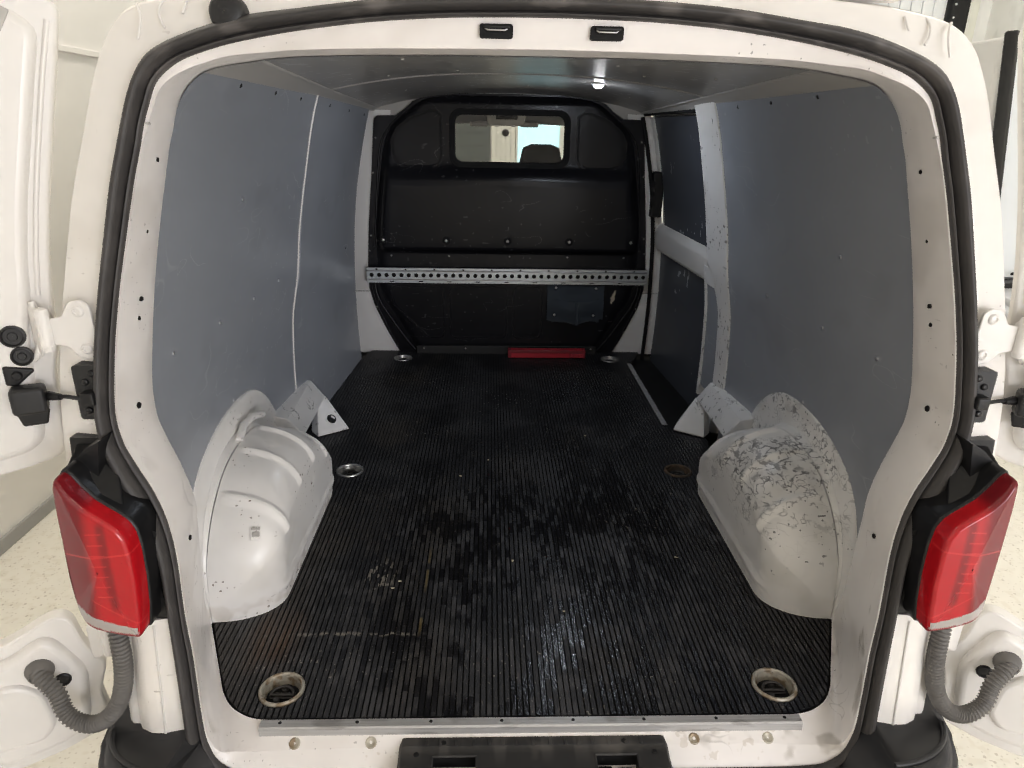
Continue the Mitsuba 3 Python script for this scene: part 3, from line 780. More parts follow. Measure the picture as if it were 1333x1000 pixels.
# black scuff plate over the middle of the sill with two striker openings
sec = [(-.1695, -.0275), (-.176, -.0205), (-.198, -.0200), (-.204, -.0235), (-.215, -.0262), (-.245, -.0275), (-.275, -.031), (-.283, -.040), (-.284, -.10)]
open_x = [(-.212, -.120), (.125, .214)]
xs = sorted({-.283, -.277, -.27, .27, .277, .283, *[a for o in open_x for a in o], -.25, -.232, .05, .232, .25, 0.0})
rows = []
for x in xs:
    d = .012 if abs(x) > .28 else (.002 if abs(x) > .273 else 0)
    rows.append([(x, y, z - d) for y, z in sec])
def keep_plate(i, j):
    xm = (xs[i] + xs[i + 1]) / 2
    return not (4 <= j <= 6 and any(a < xm < b for a, b in open_x))
# refine the section so that the opening has its own edge rows
SP = add('scuff_plate', grid(np.array(rows), keep=keep_plate), M('scuff'), 30, VAN, 'dirty black plastic scuff plate over the middle of the sill')
for a, b in open_x:
    add('striker_well', cat(bx(a, b, -.283, -.214, -.085, -.083), bx(a - .002, a, -.283, -.214, -.085, -.027), bx(b, b + .002, -.283, -.214, -.085, -.027), bx(a, b, -.214, -.212, -.085, -.028), bx(a, b, -.285, -.283, -.085, -.045)), M('black_matt'), False, SP)
    xm = (a + b) / 2
    add('striker', tube(spline([(xm - .022, -.262, -.08), (xm - .022, -.256, -.056), (xm - .016, -.250, -.049), (xm + .016, -.250, -.049), (xm + .022, -.256, -.056), (xm + .022, -.262, -.08)], 24), .0055, 10), M('bright_steel'), 60, SP)
    add('striker_base', cat(rbox(xm - .038, xm - .008, -.275, -.222, -.083, -.052, .004), rbox(xm + .008, xm + .036, -.275, -.222, -.083, -.056, .004)), M('black'), 40, SP)
    add('plate_rim', cat(tube([(a, -.219, -.0275), (a, -.27, -.031)], .003, 6), tube([(b, -.219, -.0275), (b, -.27, -.031)], .003, 6), tube([(a, -.217, -.0272), (b, -.217, -.0272)], .003, 6)), M('scuff'), 50, SP)
for x, y, z in ((-.19, -.190, -.020), (-.245, -.213, -.0258), (.19, -.190, -.020), (.25, -.213, -.0258)):
    add('screw', frame_to(lathe([(.0001, .0012), (.005, .0012), (.0065, -.001)], 12), (x, y, z), (0, -.1, 1)), M('black_matt'), 40, SP)
for i in range(15):
    x = -.225 + i * .032 + .004 * math.sin(i * 5)
    add('moulded_rib', rbox(x - .004, x + .004, -.199, -.180, -.0208, -.0188, .0008, 2), M('scuff'), 40, SP)
for x in (-.502, -.343, .343, .503):
    add('sill_plug', frame_to(lathe([(.0001, -.0005), (.006, .0005), (.0095, .0022), (.0115, .0016), (.0122, -.001)], 20), (x, -.1805, -.0272), (0, -.56, .83)), M('ring'), 40, FR)

# ------------------------------------------------------------------ walls of the load bay
WZ0, WX0 = [0, .3, .5, .7, .9, 1.1, 1.25, 1.32], [.80, .81, .805, .79, .765, .72, .655, .60]
WZ1, WX1 = [0, .22, .475, .68, .8, 1.04, 1.28, 1.32], [.853, .855, .845, .81, .795, .75, .69, .67]
WZ2, WX2 = [0, .35, .45, .628, .857, 1.043, 1.255, 1.32], [.79, .80, .798, .79, .767, .733, .682, .66]
from scipy.interpolate import PchipInterpolator as Pch
f0, f1, f2 = Pch(WZ0, WX0), Pch(WZ1, WX1), Pch(WZ2, WX2)


def wall(y, z):
    z = np.clip(z, 0, 1.32)
    if y < 1.3:
        t = min(max((y - .05) / 1.25, 0), 1); t = t * (2 - t)
        return float(f0(z) * (1 - t) + f1(z) * t)
    t = min(y - 1.3, 1.1)
    return float(f1(z) + (f2(z) - f1(z)) * t)


def wall_pt(s, y, z, out=0.0):
    return [s * (wall(y, z) + out), y, z]


def wall_sheet(s, y_lo, y_hi, z_lo, z_hi, ny, nz, out=0.0, thick=.006):
    """A lining panel on side s; y_lo and y_hi may be functions of z."""
    fl = y_lo if callable(y_lo) else (lambda z: y_lo)
    fh = y_hi if callable(y_hi) else (lambda z: y_hi)
    P = []
    for z in np.linspace(z_lo, z_hi, nz):
        P.append([wall_pt(s, y, z, out) for y in np.linspace(fl(z), fh(z), ny)])
    return sheet(P, (s * thick, 0, 0))


# left: two panels with a narrow white post between them
seam_r = lambda z: float(np.interp(z, [0, .2, .35, .5, .66, .7, 1.28], [1.272, 1.270, 1.272, 1.276, 1.284, 1.281, 1.288]))
seam_f = lambda z: float(np.interp(z, [0, .2, .6, .62, .68, 1.0, 1.28], [1.285, 1.285, 1.294, 1.318, 1.318, 1.306, 1.294]))
LP = add('lining_panel', wall_sheet(-1, .03, seam_r, -.004, 1.283, 24, 44), M('panel_grey'), 40, VAN, 'grey rear lining panel on the left wall with pale scrapes')
LPF = add('lining_panel', wall_sheet(-1, seam_f, 2.305, -.004, 1.283, 18, 40), M('panel_grey'), 40, VAN, 'grey front lining panel on the left wall')
seam_f2 = lambda z: seam_f(z) - .0005
add('side_post', wall_sheet(-1, lambda z: seam_r(z) - .004, lambda z: seam_f(z) + .004, .0, 1.29, 4, 44, out=.004, thick=.02), M('paint_pillar'), 40, VAN)
add('panel_edge', tube([wall_pt(-1, seam_r(z) - .001, z, -.001) for z in np.linspace(.2, 1.283, 24)], .0034, 6), M('paint_plain'), 60, LP)
# right: rear panel, white pillar, narrow dark strip, sliding door
RP = add('lining_panel', wall_sheet(1, .03, 1.302, -.004, 1.283, 24, 44), M('panel_grey'), 40, VAN, 'grey lining panel on the right wall')
pill_f = lambda z: float(np.interp(z, [0, .25, .5, .58, .68, .8, 1.28], [1.42, 1.43, 1.435, 1.46, 1.54, 1.56, 1.55]))
rows = []
for z in np.linspace(.05, 1.29, 40):
    f_ = pill_f(z)
    w_ = wall(1.3, z)
    rows.append([[w_ + .012, 1.296, z], [w_ - .004, 1.301, z], [w_ - .008, 1.31, z], [wall(1.4, z) - .008, 1.3 + (f_ - 1.3) * .5, z], [wall(f_, z) - .006, f_ - .015, z], [wall(f_, z) + .002, f_, z], [wall(f_, z) + .06, f_ + .01, z]])
add('side_pillar', grid(rows), M('paint_pillar'), 40, VAN, 'chipped white pillar between the right lining panel and the sliding door')
add('pillar_strip', wall_sheet(1, lambda z: pill_f(z) - .01, lambda z: 1.585, .13, .585, 6, 16, out=.006), M('panel_grey'), 40, VAN, 'narrow grey panel strip beside the right pillar')
add('pillar_flange', cat(wall_sheet(1, 1.583, 1.602, .08, .64, 3, 20, out=.0, thick=.05), wall_sheet(1, lambda z: pill_f(z) - .005, 1.60, .585, .66, 5, 6, out=.001, thick=.05)), M('paint_pillar'), 40, VAN)

SD = add('sliding_door', wall_sheet(1, 1.57, 2.44, -.16, 1.27, 12, 36, out=.045, thick=.04), M('paint_plain'), 40, VAN, 'inner face of the sliding side door with grey lining coloured darker for shade')
add('upper_panel', wall_sheet(1, 1.58, 2.375, .715, 1.252, 10, 16, out=.036), M('panel_shaded'), 40, SD)
add('lower_panel', wall_sheet(1, 1.58, 2.43, -.15, .585, 10, 20, out=.036), M('panel_shaded'), 40, SD)
rows = []
for z, o in ((.575, .04), (.588, .012), (.605, .004), (.68, .004), (.700, .010), (.722, .03), (.730, .05)):
    rows.append([wall_pt(1, y, z, o) for y in np.linspace(1.56, 2.435, 10)])
add('beam', sheet(rows, (.03, 0, 0)), M('paint_plain'), 40, SD, 'white horizontal beam of the sliding door')
add('latch_cover', rbox(.742, .80, 2.385, 2.435, .76, .99, .008), M('black'), 40, SD)
for z in (.83, .88, .93):
    add('slot', rbox(.735, .75, 2.375, 2.40, z - .015, z + .015, .004), M('black_matt'), 40, SD)
add('corner_plate', wall_sheet(1, 2.378, 2.435, .99, 1.25, 3, 8, out=.028), M('paint_plain'), 40, SD)
add('door_frame_seal', cat(tube([wall_pt(1, 2.43, z, -.012) for z in np.linspace(-.1, 1.25, 20)], .010, 8), tube([wall_pt(1, y, 1.262, .004) for y in np.linspace(1.57, 2.43, 8)], .008, 8), tube([wall_pt(1, 1.575, z, .02) for z in np.linspace(.7, 1.25, 10)], .007, 8)), M('black_matt'), 60, SD)

# rivets that hold the panels
for s, LPk, pts in ((-1, LP, [(1.027, .697), (.762, .697), (.474, .702), (.179, .713), (.585, .440), (.873, .325), (.62, 1.0)]), (1, RP, [(.486, .698), (.196, .706), (.402, .903), (.591, .440), (.255, .328), (.9, .69)])):
    for y, z in pts:
        add('rivet', frame_to(stud(.0048, .003, 10), wall_pt(s, y, z, -.0003), (-s, 0, 0)), M('bright_steel'), 50, LPk)
for s, LPk in ((-1, LP), (1, RP)):
    for y, z in ((.446, 1.270), (.773, 1.268), (1.075, 1.264)):
        add('screw', frame_to(stud(.0052, .0025, 10), wall_pt(s, y, z, -.0003), (-s, 0, -.2)), M('black'), 50, LPk)
for y, z in ((1.5, 1.255), (1.85, 1.245), (2.2, 1.235), (2.1, .63)):
    add('screw', frame_to(stud(.005, .0025, 10), wall_pt(-1, y, z, -.0003), (1, 0, -.2)), M('black'), 50, LPF)

# ------------------------------------------------------------------ ceiling lining in two sheets, and the rails along its sides
def ceil_edge(y): return float(np.interp(y, [0, .1, 1.3, 2.5], [.55, .56, .652, .672]))
def ceil_ze(y): return float(np.interp(y, [0, .1, 1.3, 2.5], [1.312, 1.312, 1.301, 1.270]))
def ceil_zc(y): return float(np.interp(y, [0, .1, 1.3, 2.5], [1.326, 1.328, 1.364, 1.350]))


def ceil_sheet(y0, y1, ny):
    P = []
    for y in np.linspace(y0, y1, ny):
        e, ze, zc = ceil_edge(y), ceil_ze(y), ceil_zc(y)
        P.append([[u * e, y, zc - (zc - ze) * abs(u) ** 2.4] for u in np.linspace(-1, 1, 41)])
    return sheet(P, (0, 0, .006))


CL = add('ceiling_lining', ceil_sheet(.07, 1.296, 10), M('ceiling_grey'), 40, VAN, 'grey rear ceiling sheet of the load bay')
CL2 = add('ceiling_lining', ceil_sheet(1.302, 2.46, 10), M('ceiling_grey'), 40, VAN, 'grey front ceiling sheet with the small lamp')
P = [[[u * ceil_edge(y), 1.299, ceil_zc(1.3) - (ceil_zc(1.3) - ceil_ze(1.3)) * abs(u) ** 2.4 + o] for u in np.linspace(-1, 1, 41)] for y, o in ((1.295, -.001), (1.3, -.004), (1.304, -.001))]
P = np.array(P); P[0, :, 1] = 1.2945; P[2, :, 1] = 1.3035
add('joint_strip', sheet(P, (0, 0, .003)), M('rail_grey'), 40, CL)
for s in (-1, 1):
    rows = []
    for y in np.linspace(.06, 2.46, 24):
        e, ze = ceil_edge(y), ceil_ze(y)
        w_ = wall(y, 1.283 - .012 * max(0, y - 1.3))
        zz = 1.281 - .018 * max(0, y - 1.3)
        rows.append([[s * (e - .010), y, ze + .001], [s * (e - .008), y, ze - .0035], [s * (e + .006), y, ze - .005], [s * (w_ + .000), y, zz + .001], [s * (w_ + .006), y, zz - .006]])
    add('roof_rail', grid(rows), M('rail_grey'), 35, VAN)
for x, y in ((-.3, .45), (.22, .6), (.36, .95), (.5, .7), (-.42, 1.1), (.06, 1.9), (.5, 1.9), (-.45, 1.85), (.45, .2), (-.2, 1.05)):
    u = abs(x) / ceil_edge(y)
    add('rivet', frame_to(stud(.0045, .0025, 8), (x, y, ceil_zc(y) - (ceil_zc(y) - ceil_ze(y)) * u ** 2.4), (0, 0, -1)), M('rail_grey'), 50, CL if y < 1.3 else CL2)

# small lit lamp in the ceiling
lx, ly = .303, 1.503
lz = ceil_zc(ly) - (ceil_zc(ly) - ceil_ze(ly)) * (lx / ceil_edge(ly)) ** 2.4
LM = add('load_lamp', frame_to(lathe([(.019, .0065), (.023, .006), (.026, .002), (.026, -.003)], 24), (lx, ly, lz), (0, 0, -1)), M('lamp_body'), 50, VAN, 'small lit round lamp in the load bay ceiling')
q = frame_to(lathe([(.020, .004), (.0195, .010), (.015, .016), (.008, .0195), (.0001, .0205)], 24), (lx, ly, lz), (0, 0, -1))
n_ = np.cross(q.vertices[q.faces[:, 1]] - q.vertices[q.faces[:, 0]], q.vertices[q.faces[:, 2]] - q.vertices[q.faces[:, 0]]).sum(0)
if n_[2] > 0: q = TM(q.vertices, q.faces[:, ::-1])
scene[LM + '__diffuser'] = mikit.ply(q, M('lamp_body'), emitter={'type': 'area', 'radiance': {'type': 'rgb', 'value': [640.0, 700.0, 790.0]}})

# ------------------------------------------------------------------ wheel arches
ZT_Y = [.166, .170, .178, .195, .217, .255, .30, .35, .40, .46, .525, .60, .65, .70, .75, .80, .85, .89, .92, .94]
ZT_Z = [.002, .09, .145, .188, .222, .265, .298, .326, .342, .350, .352, .346, .333, .310, .276, .232, .178, .125, .07, .002]
FXN = [0, .12, .3, .5, .66, .725, .826, .913, .968, .990, 1.0]
FXX = [.634, .632, .630, .627, .627, .632, .651, .686, .730, .769, .794]
fx = Pch(FXN, FXX)
zt = Pch(ZT_Y, ZT_Z)
ribs = [(.605, .66), (.452, .66), (.290, .62), (.745, .62)]


def arch_mesh(s):
    ys = np.r_[np.linspace(.166, .20, 12), np.linspace(.205, .34, 26)[0:], np.linspace(.345, .86, 80), np.linspace(.864, .94, 20)]
    ns = np.r_[np.linspace(0, .60, 24)[:-1], .60 + .40 * np.sin(np.linspace(0, 1, 44) * math.pi / 2)]
    nx = np.gradient(np.array([float(fx(n)) for n in ns])); nz = np.gradient(ns * .34)
    nl = np.hypot(nx, nz); nx, nz = nx / nl, nz / nl
    P = []
    for y in ys:
        Z = float(zt(y))
        a = max(0.0, (.285 - y) / .119)
        rear = 1 - math.sqrt(max(0, 1 - min(1, a) ** 2.2))
        b = max(0.0, (y - .80) / .14)
        front = 1 - math.sqrt(max(0, 1 - min(1, b) ** 2.4))
        row = []
        for k_, n in enumerate(ns):
            x = float(fx(n))
            x += (.797 - x) * max(rear, front)
            z = n * Z
            d = 0.0
            for yc, nb in ribs:
                if nb < n < .998:
                    e = min(1, (n - nb) / .05) * min(1, (.998 - n) / .008)
                    d = max(d, e * math.exp(-((y - yc - .02 * (1 - n)) / .0115) ** 4))
            # bead along the foot and the crease above the rear face
            bead = math.exp(-((z - .050) / .011) ** 2) * (1 if .26 < y < .93 else max(0, 1 - min(abs(y - .26), abs(y - .93)) / .05))
            x -= .0095 * d * nz[k_] + .0065 * bead
            z += .0095 * d * nx[k_]
            row.append([s * x, y, z])
        P.append(row)
    return grid(P)


FO_Y = [.118, .125, .145, .20, .26, .33, .42, .50, .58, .66, .74, .81, .87, .93, .98, 1.02]
FO_Z = [.002, .10, .20, .313, .366, .397, .420, .430, .431, .426, .412, .385, .35, .30, .24, .18]
fo = np.c_[FO_Y, FO_Z]
fi_y = np.array([.172, .176, .184, .217, .27, .33, .41, .48, .55, .61, .66, .70, .74, .78, .82, .86, .90])
fi = np.c_[fi_y, [float(zt(y)) for y in fi_y]]
fi[0, 1] = .002


def flange_mesh(s):
    fo2, fi2 = spline(fo, 60), spline(fi, 60)
    rows = []
    for t, lift in ((-.03, -.012), (0, .003), (.05, .0075), (.5, .009), (.80, .0135), (.86, .0135), (.9, .0), (1.0, .0), (1.10, .0)):
        q = fo2 * (1 - t) + fi2 * t
        row = []
        for y, z in q:
            x = min(wall(y, z), wall(y, .30)) - lift
            if t > .87:
                e = {.9: .25, 1.0: 1.0, 1.10: 1.0}[t]
                x = (min(wall(y, z), wall(y, .30)) - .004) * (1 - e) + .797 * e
            row.append([s * x, y, max(z, .001)])
        rows.append(row)
    return grid(rows)


for s, nm in ((-1, 'left'), (1, 'right')):
    AR = add('wheel_arch', arch_mesh(s), M(f'paint_arch_{nm}'), 50, VAN, 'white ribbed wheel arch on the left, lightly marked' if s < 0 else 'white ribbed wheel arch on the right, badly scraped')
    add('flange', flange_mesh(s), M(f'paint_arch_{nm}'), 45, AR)
    # strut and foot of the side post in front of it
    FT = add('post_foot', hull_round([(s * .783, 1.42, .122), (s * .679 + s * .006, 1.358, .008), (s * .786, 1.285, .008), (s * .800, 1.36, .108), (s * .84, 1.46, .10), (s * .80, 1.46, .008), (s * .72, 1.43, .008), (s * .82, 1.33, .008)], .005), M('paint_pillar'), 35, VAN)
    add('strut', hull_round([(s * .838, 1.42, .190), (s * .800, .95, .222), (s * .762, .985, .148), (s * .787, 1.415, .126), (s * .862, 1.42, .195), (s * .858, .95, .235), (s * .862, 1.42, .12), (s * .85, .97, .15)], .005), M('paint_pillar'), 35, FT)
    if s < 0:
        GN = np.cross(np.array([-.685, 1.358, .008]) - [-.783, 1.42, .122], np.array([-.800, 1.36, .108]) - [-.783, 1.42, .122])
        GN = GN * np.sign(GN[0]) / np.linalg.norm(GN)
        add('grommet', frame_to(lathe([(.0001, .001), (.011, .001), (.013, .004), (.017, .004), (.020, 0), (.020, -.004)], 20), np.array([-.744, 1.348, .055]) + GN * .001, GN), M('black'), 50, FT)
        # clip plate on the rear of the arch and the joint strip at its top
        nrm = np.array([.45, -.60, .66])
        c = np.array([-.687, .234, .218]) + nrm * .002
        add('clip_plate', frame_to(rbox(-.017, .017, -.013, .013, -.003, .004, .002), c, nrm, (0, .5, 1)), M('paint_arch_left'), 40, AR)
        add('clip', frame_to(cat(rbox(-.010, .003, -.009, .009, .003, .008, .0015), rbox(.008, .014, -.011, .011, .003, .007, .0015)), c, nrm, (0, .5, 1)), M('rail_grey'), 40, AR)
        add('seam_strip', tube([(-.800, .50, .352), (-.806, .56, .372), (-.806, .64, .366), (-.80, .71, .345)], .011, 10), M('paint_arch_left'), 60, AR)

# ------------------------------------------------------------------ bulkhead
BY = 2.44
half = [(0, 1.347), (.25, 1.344), (.43, 1.327), (.485, 1.305), (.525, 1.270), (.575, 1.238), (.665, 1.236), (.683, 1.22), (.690, 1.15), (.708, .95), (.735, .7), (.752, .46), (.750, .36), (.725, .26), (.66, .115), (.60, .0), (.60, -.012), (0, -.012)]
WIN = rrect(-.284, .286, 1.014, 1.254, .042)
plate = Polygon(half + [(-x, z) for x, z in half[-2:0:-1]]).buffer(-.006).buffer(.006)
HOLE = rrect(-.279, .281, 1.019, 1.249, .038)
BK = add('bulkhead', prism_y(plate.difference(HOLE), BY, BY + .010), M('bulk'), False, VAN, 'black moulded bulkhead with a window and a perforated steel rail')
# moulded face
wz = [(1.335, .30), (1.320, .41), (1.29, .475), (1.26, .512), (1.22, .565), (1.17, .610), (1.10, .638), (1.03, .652), (.94, .666), (.80, .684), (.66, .697), (.575, .700), (.50, .700), (.42, .698), (.33, .680), (.20, .605), (.08, .535), (.012, .498)]
wfun = Pch([a for a, b in wz][::-1], [b for a, b in wz][::-1])
dz = [(1.336, .004), (1.30, .022), (1.26, .022), (1.02, .022), (.995, .028), (.96, .046), (.935, .057), (.90, .064), (.75, .062), (.62, .058), (.588, .056), (.574, .048), (.566, .024), (.555, .018), (.40, .018), (.10, .018), (.02, .018), (.012, .004)]
zl = sorted({round(v, 4) for v in np.r_[np.linspace(.012, .54, 22), np.linspace(.55, .60, 11), np.linspace(.62, .90, 12), np.linspace(.905, 1.014, 14), np.linspace(1.014, 1.254, 10), np.linspace(1.254, 1.336, 12)]})
dfun = lambda z: float(np.interp(z, [a for a, b in dz][::-1], [b for a, b in dz][::-1]))
u_list = np.r_[-1.0, -.985, -.965, -.945, -.92, np.linspace(-.88, .88, 45), .92, .945, .965, .985, 1.0]
P = []
for z in zl:
    w_ = float(wfun(z))
    row = []
    # columns line up with the window's sides where it stands
    for u in u_list:
        x = u * w_
        e = 1 - abs(u)
        edge = min(1, e / .075)
        edge = edge * edge * (3 - 2 * edge)
        d = dfun(z) * edge
        sh = math.exp(-((z - .955) / .04) ** 2) * .012 * (1 - min(1, abs(x) / .5)) if z > .9 else 0
        row.append([x, BY - .001 - d - sh * edge, z])
    P.append(row)
P = np.array(P)
# snap the columns nearest to the window onto its sides
zi = [i for i, z in enumerate(zl) if 1.0135 <= z <= 1.2545]
for i in zi:
    for xs_ in (-.284, .286):
        j = int(np.argmin(np.abs(P[i, :, 0] - xs_)))
        P[i, j, 0] = xs_
def keep_face(i, j):
    zc = (zl[i] + zl[i + 1]) / 2
    xc = P[i:i + 2, j:j + 2, 0].mean()
    return not (1.014 < zc < 1.254 and -.284 < xc < .286)
add('face', grid(P, keep=keep_face), M('bulk'), 35, BK)
ring_o = rrect(-.304, .306, .994, 1.274, .058).difference(rrect(-.277, .279, 1.021, 1.247, .038))
GK = add('window_gasket', prism_y(ring_o, BY - .038, BY - .012), M('black_matt'), False, BK)
ring_i = rrect(-.284, .286, 1.014, 1.254, .042).difference(rrect(-.276, .278, 1.022, 1.246, .037))
add('lip', prism_y(ring_i, BY - .012, BY + .012), M('black_matt'), False, GK)
add('window_pane', prism_y(rrect(-.282, .284, 1.016, 1.252, .04), BY - .002, BY - .0015), M('glass'), False, BK)
# two pocket panels beside the window
for s in (-1, 1):
    pk = np.array([(.345, 1.243), (.372, 1.262), (.40, 1.262), (.50, 1.225), (.565, 1.175), (.592, 1.12), (.590, 1.05), (.565, 1.010), (.53, .996), (.40, .996), (.360, 1.012), (.345, 1.045)])
    pkp = Polygon(pk * [s, 1]).buffer(-.012).buffer(.024, quad_segs=6).buffer(-.012)
    ring = pkp.difference(pkp.buffer(-.0035))
    K = add('pocket_panel', prism_y(pkp.buffer(-.007), BY - .031, BY - .016), M('bulk'), False, BK)
    add('groove', prism_y(pkp.buffer(.0012).difference(pkp.buffer(-.006)), BY - .0255, BY - .018), M('black_matt'), False, K)
    add('lip', prism_y(pkp.buffer(.007).difference(pkp.buffer(.001)), BY - .030, BY - .018), M('bulk'), False, K)
# bolts with washers, rivets
for x in (-.655, -.326, -.004, .321, .648):
    y_ = BY - .0585 if abs(x) < .6 else BY - .0535
    B_ = add('bolt', frame_to(stud(.0085, .008, 12), (x, y_ - .006, .628), (0, -1, 0)), M('ring_steel'), 45, BK)
    add('washer', frame_to(lathe([(.008, .002), (.019, .002), (.021, -.002)], 20), (x, y_ - .003, .628), (0, -1, 0)), M('black_matt'), 45, B_)
for x in (-.62, -.315, .008, .318, .622):
    add('rivet', frame_to(stud(.0055, .004, 10), (x, BY - .026, .541), (0, -1, 0)), M('ring_steel'), 45, BK)
for s in (-1, 1):
    for x, z in ((.678, 1.13), (.70, .96), (.728, .64), (.738, .56), (.715, .255), (.652, .12), (.615, .03)):
        add('rivet', frame_to(stud(.0050, .004, 10), (s * x, BY - .001, z), (0, -1, 0)), M('ring_steel'), 45, BK)
for x in (-.46, -.23, .47):
    add('rivet', frame_to(stud(.0050, .004, 10), (x, BY - .045, .032), (0, -1, 0)), M('ring_steel'), 45, BK)
add('foot_strip', rbox(-.50, .50, BY - .040, BY - .018, -.008, .045, .003), M('black_grain'), 40, BK)
# embossed fields below the rail, and the slanted side ribs
fields = [[(-.64, .378), (-.345, .378), (-.345, .085), (-.43, .085), (-.62, .27)], [(-.315, .378), (.0, .378), (.0, .085), (-.315, .085)], [(.03, .378), (.19, .378), (.19, .085), (.03, .085)]]
for q in fields:
    pg = Polygon(q).buffer(-.03).buffer(.03, quad_segs=6)
    add('embossing', prism_y(pg.difference(pg.buffer(-.006)), BY - .0225, BY - .012), M('bulk'), False, BK)
for s in (-1, 1):
    add('side_rib', tube(spline([(s * .712, BY - .008, .42), (s * .700, BY - .020, .31), (s * .63, BY - .024, .19), (s * .56, BY - .026, .085), (s * .508, BY - .024, .02)], 24), .0055, 8), M('bulk'), 60, BK)
    add('edge_bead', tube(spline([(s * .735, BY - .001, .44), (s * .728, BY - .003, .33), (s * .692, BY - .003, .22), (s * .635, BY - .003, .09), (s * .598, BY - .002, .01)], 24), .004, 8), M('bulk'), 60, BK)
    add('edge_bead', tube(spline([(s * .520, BY - .002, 1.262), (s * .585, BY - .004, 1.205), (s * .642, BY - .004, 1.13), (s * .668, BY - .004, 1.02), (s * .690, BY - .003, .80), (s * .712, BY - .002, .58)], 30), .0045, 8), M('bulk'), 60, BK)

# perforated steel rail
ry = BY - .048
n_h = 38
hx = np.linspace(-.726, .732, n_h)
web = sbox(-.752, .419, .753, .463).difference(shapely.union_all([Point(x, .441).buffer(.0112, quad_segs=6) for x in hx]))
LR = add('lashing_rail', prism_y(web, ry - .004, ry), M('steel'), False, BK, 'galvanised perforated lashing rail across the bulkhead')
up_x, lo_x = np.arange(-.70, .75, .1535), np.arange(-.62, .75, .1535)
top = sbox(-.752, .463, .753, .479).difference(shapely.union_all([rrect(x - .005, x + .005, .465, .476, .004, 3) for x in up_x]))
bot = sbox(-.752, .398, .753, .415).difference(shapely.union_all([rrect(x - .012, x + .012, .403, .409, .0028, 3) for x in lo_x]))
add('flange', prism_y(top, ry + .003, ry + .007), M('steel'), False, LR)
add('flange', prism_y(bot, ry + .003, ry + .007), M('steel'), False, LR)
add('bead', cat(tube([(-.752, ry - .003, .4635), (.753, ry - .003, .4635)], .0032, 8), tube([(-.752, ry - .003, .4185), (.753, ry - .003, .4185)], .0032, 8), tube([(-.752, ry + .003, .480), (.753, ry + .003, .480)], .002, 6)), M('bright_steel'), 60, LR)
add('backing', bx(-.75, .75, ry + .012, ry + .03, .40, .478), M('black_matt'), False, LR)

# fabric pouch riveted to the bulkhead, a paint chip beside it
def pouch_y(x, z): return BY - .030 - .004 * math.sin(x * 31) * math.cos(z * 40) - .012 * math.exp(-((z - .27) / .05) ** 2)
P = [[[x, pouch_y(x, z) - .001, z - (.012 * math.sin((x - .22) * 19) if k == 0 else 0)] for x in np.linspace(.218, .528, 22)] for k, z in enumerate(np.linspace(.195, .392, 14))]
PO = add('pouch', sheet(P, (0, .006, 0)), M('pouch'), 50, BK, 'dark blue fabric pouch riveted below the rail')
P = [[[x, pouch_y(x, z) - .012 - .010 * math.sin((x - .235) / .265 * math.pi) * (1 if k > 3 else .5), z] for x in np.linspace(.245, .505, 16)] for k, z in enumerate(np.linspace(.185, .318 , 10))]
P = np.array(P); P[-1, :, 2] -= .012 * np.sin(np.linspace(0, math.pi, 16)); P[0, :, 2] += .010 * np.sin(np.linspace(0, 3 * math.pi, 16))
add('pocket', sheet(P, (0, .004, 0)), M('pouch'), 50, PO)
add('strap', rbox(.372, .388, BY - .066, BY - .055, .175, .30, .002), M('pouch'), 40, PO)
for x, z in ((.263, .378), (.482, .376), (.256, .235), (.470, .232)):
    add('rivet', frame_to(stud(.0075, .005, 12), (x, BY - .040 if z > .3 else BY - .066, z), (0, -1, 0)), M('bright_steel'), 45, PO)
ch = Polygon([(.590, .362), (.596, .366), (.594, .345), (.588, .330), (.592, .312), (.582, .300), (.574, .285), (.568, .295), (.572, .312), (.564, .318), (.574, .328), (.580, .345)])
add('paint_chip', prism_y(ch, BY - .0205, BY - .0185), M('beige'), False, BK, 'pale bare patch beside the pouch')

# white body sides of the bulkhead
for s in (-1, 1):
    w_lo = Polygon([(.57, -.012), (.86, -.012), (.86, .336), (.70, .336)])
    w_hi = Polygon([(.70, .340), (.86, .340), (.84, .62), (.80, .85), (.77, 1.04), (.735, 1.18), (.715, 1.262), (.60, 1.262), (.60, 1.1), (.65, .9)])
    sc_ = 1.0
    BPk = add('body_side', prism_y(affinity.scale(w_lo, s, 1, origin=(0, 0)), BY + .012, BY + .02), M('paint_clean'), False, VAN)
    add('upper_side', prism_y(affinity.scale(w_hi, s, 1, origin=(0, 0)), BY + .012, BY + .02), M('paint_clean'), False, BPk)
hd = Polygon([(-.70, 1.23), (.70, 1.23), (.70, 1.30), (.45, 1.36), (-.45, 1.36), (-.70, 1.30)]).difference(sbox(-.4, 1.2, .4, 1.30))
add('roof_header', prism_y(hd, BY + .021, BY + .028), M('rail_grey'), False, VAN)

# ------------------------------------------------------------------ the cab beyond the bulkhead
CB = add('cab', cat(bx(-.92, .92, 2.5, 3.9, -.25, -.2), bx(-.93, -.90, 2.5, 3.9, -.2, .55), bx(.90, .93, 2.5, 3.9, -.2, .55)), M('black_matt'), False, VAN)
HL = [[[x, y, 1.345 - .06 * abs(x) ** 2.2 - (.0 if y < 2.7 else .134 * ((y - 2.7) / .46) ** 1.2)] for x in np.linspace(-.72, .72, 17)] for y in np.linspace(2.49, 3.16, 11)]
add('headliner', sheet(HL, (0, 0, .02)), M('headliner'), 40, CB)
add('roof', sheet([[[x, y, 1.45 - .10 * abs(x) ** 2.2 - (.0 if y < 3.0 else .38 * (y - 3.0) ** 1.2)] for x in np.linspace(-.80, .80, 17)] for y in np.linspace(2.58, 3.30, 9)], (0, 0, .02)), M('paint_plain'), 40, CB)
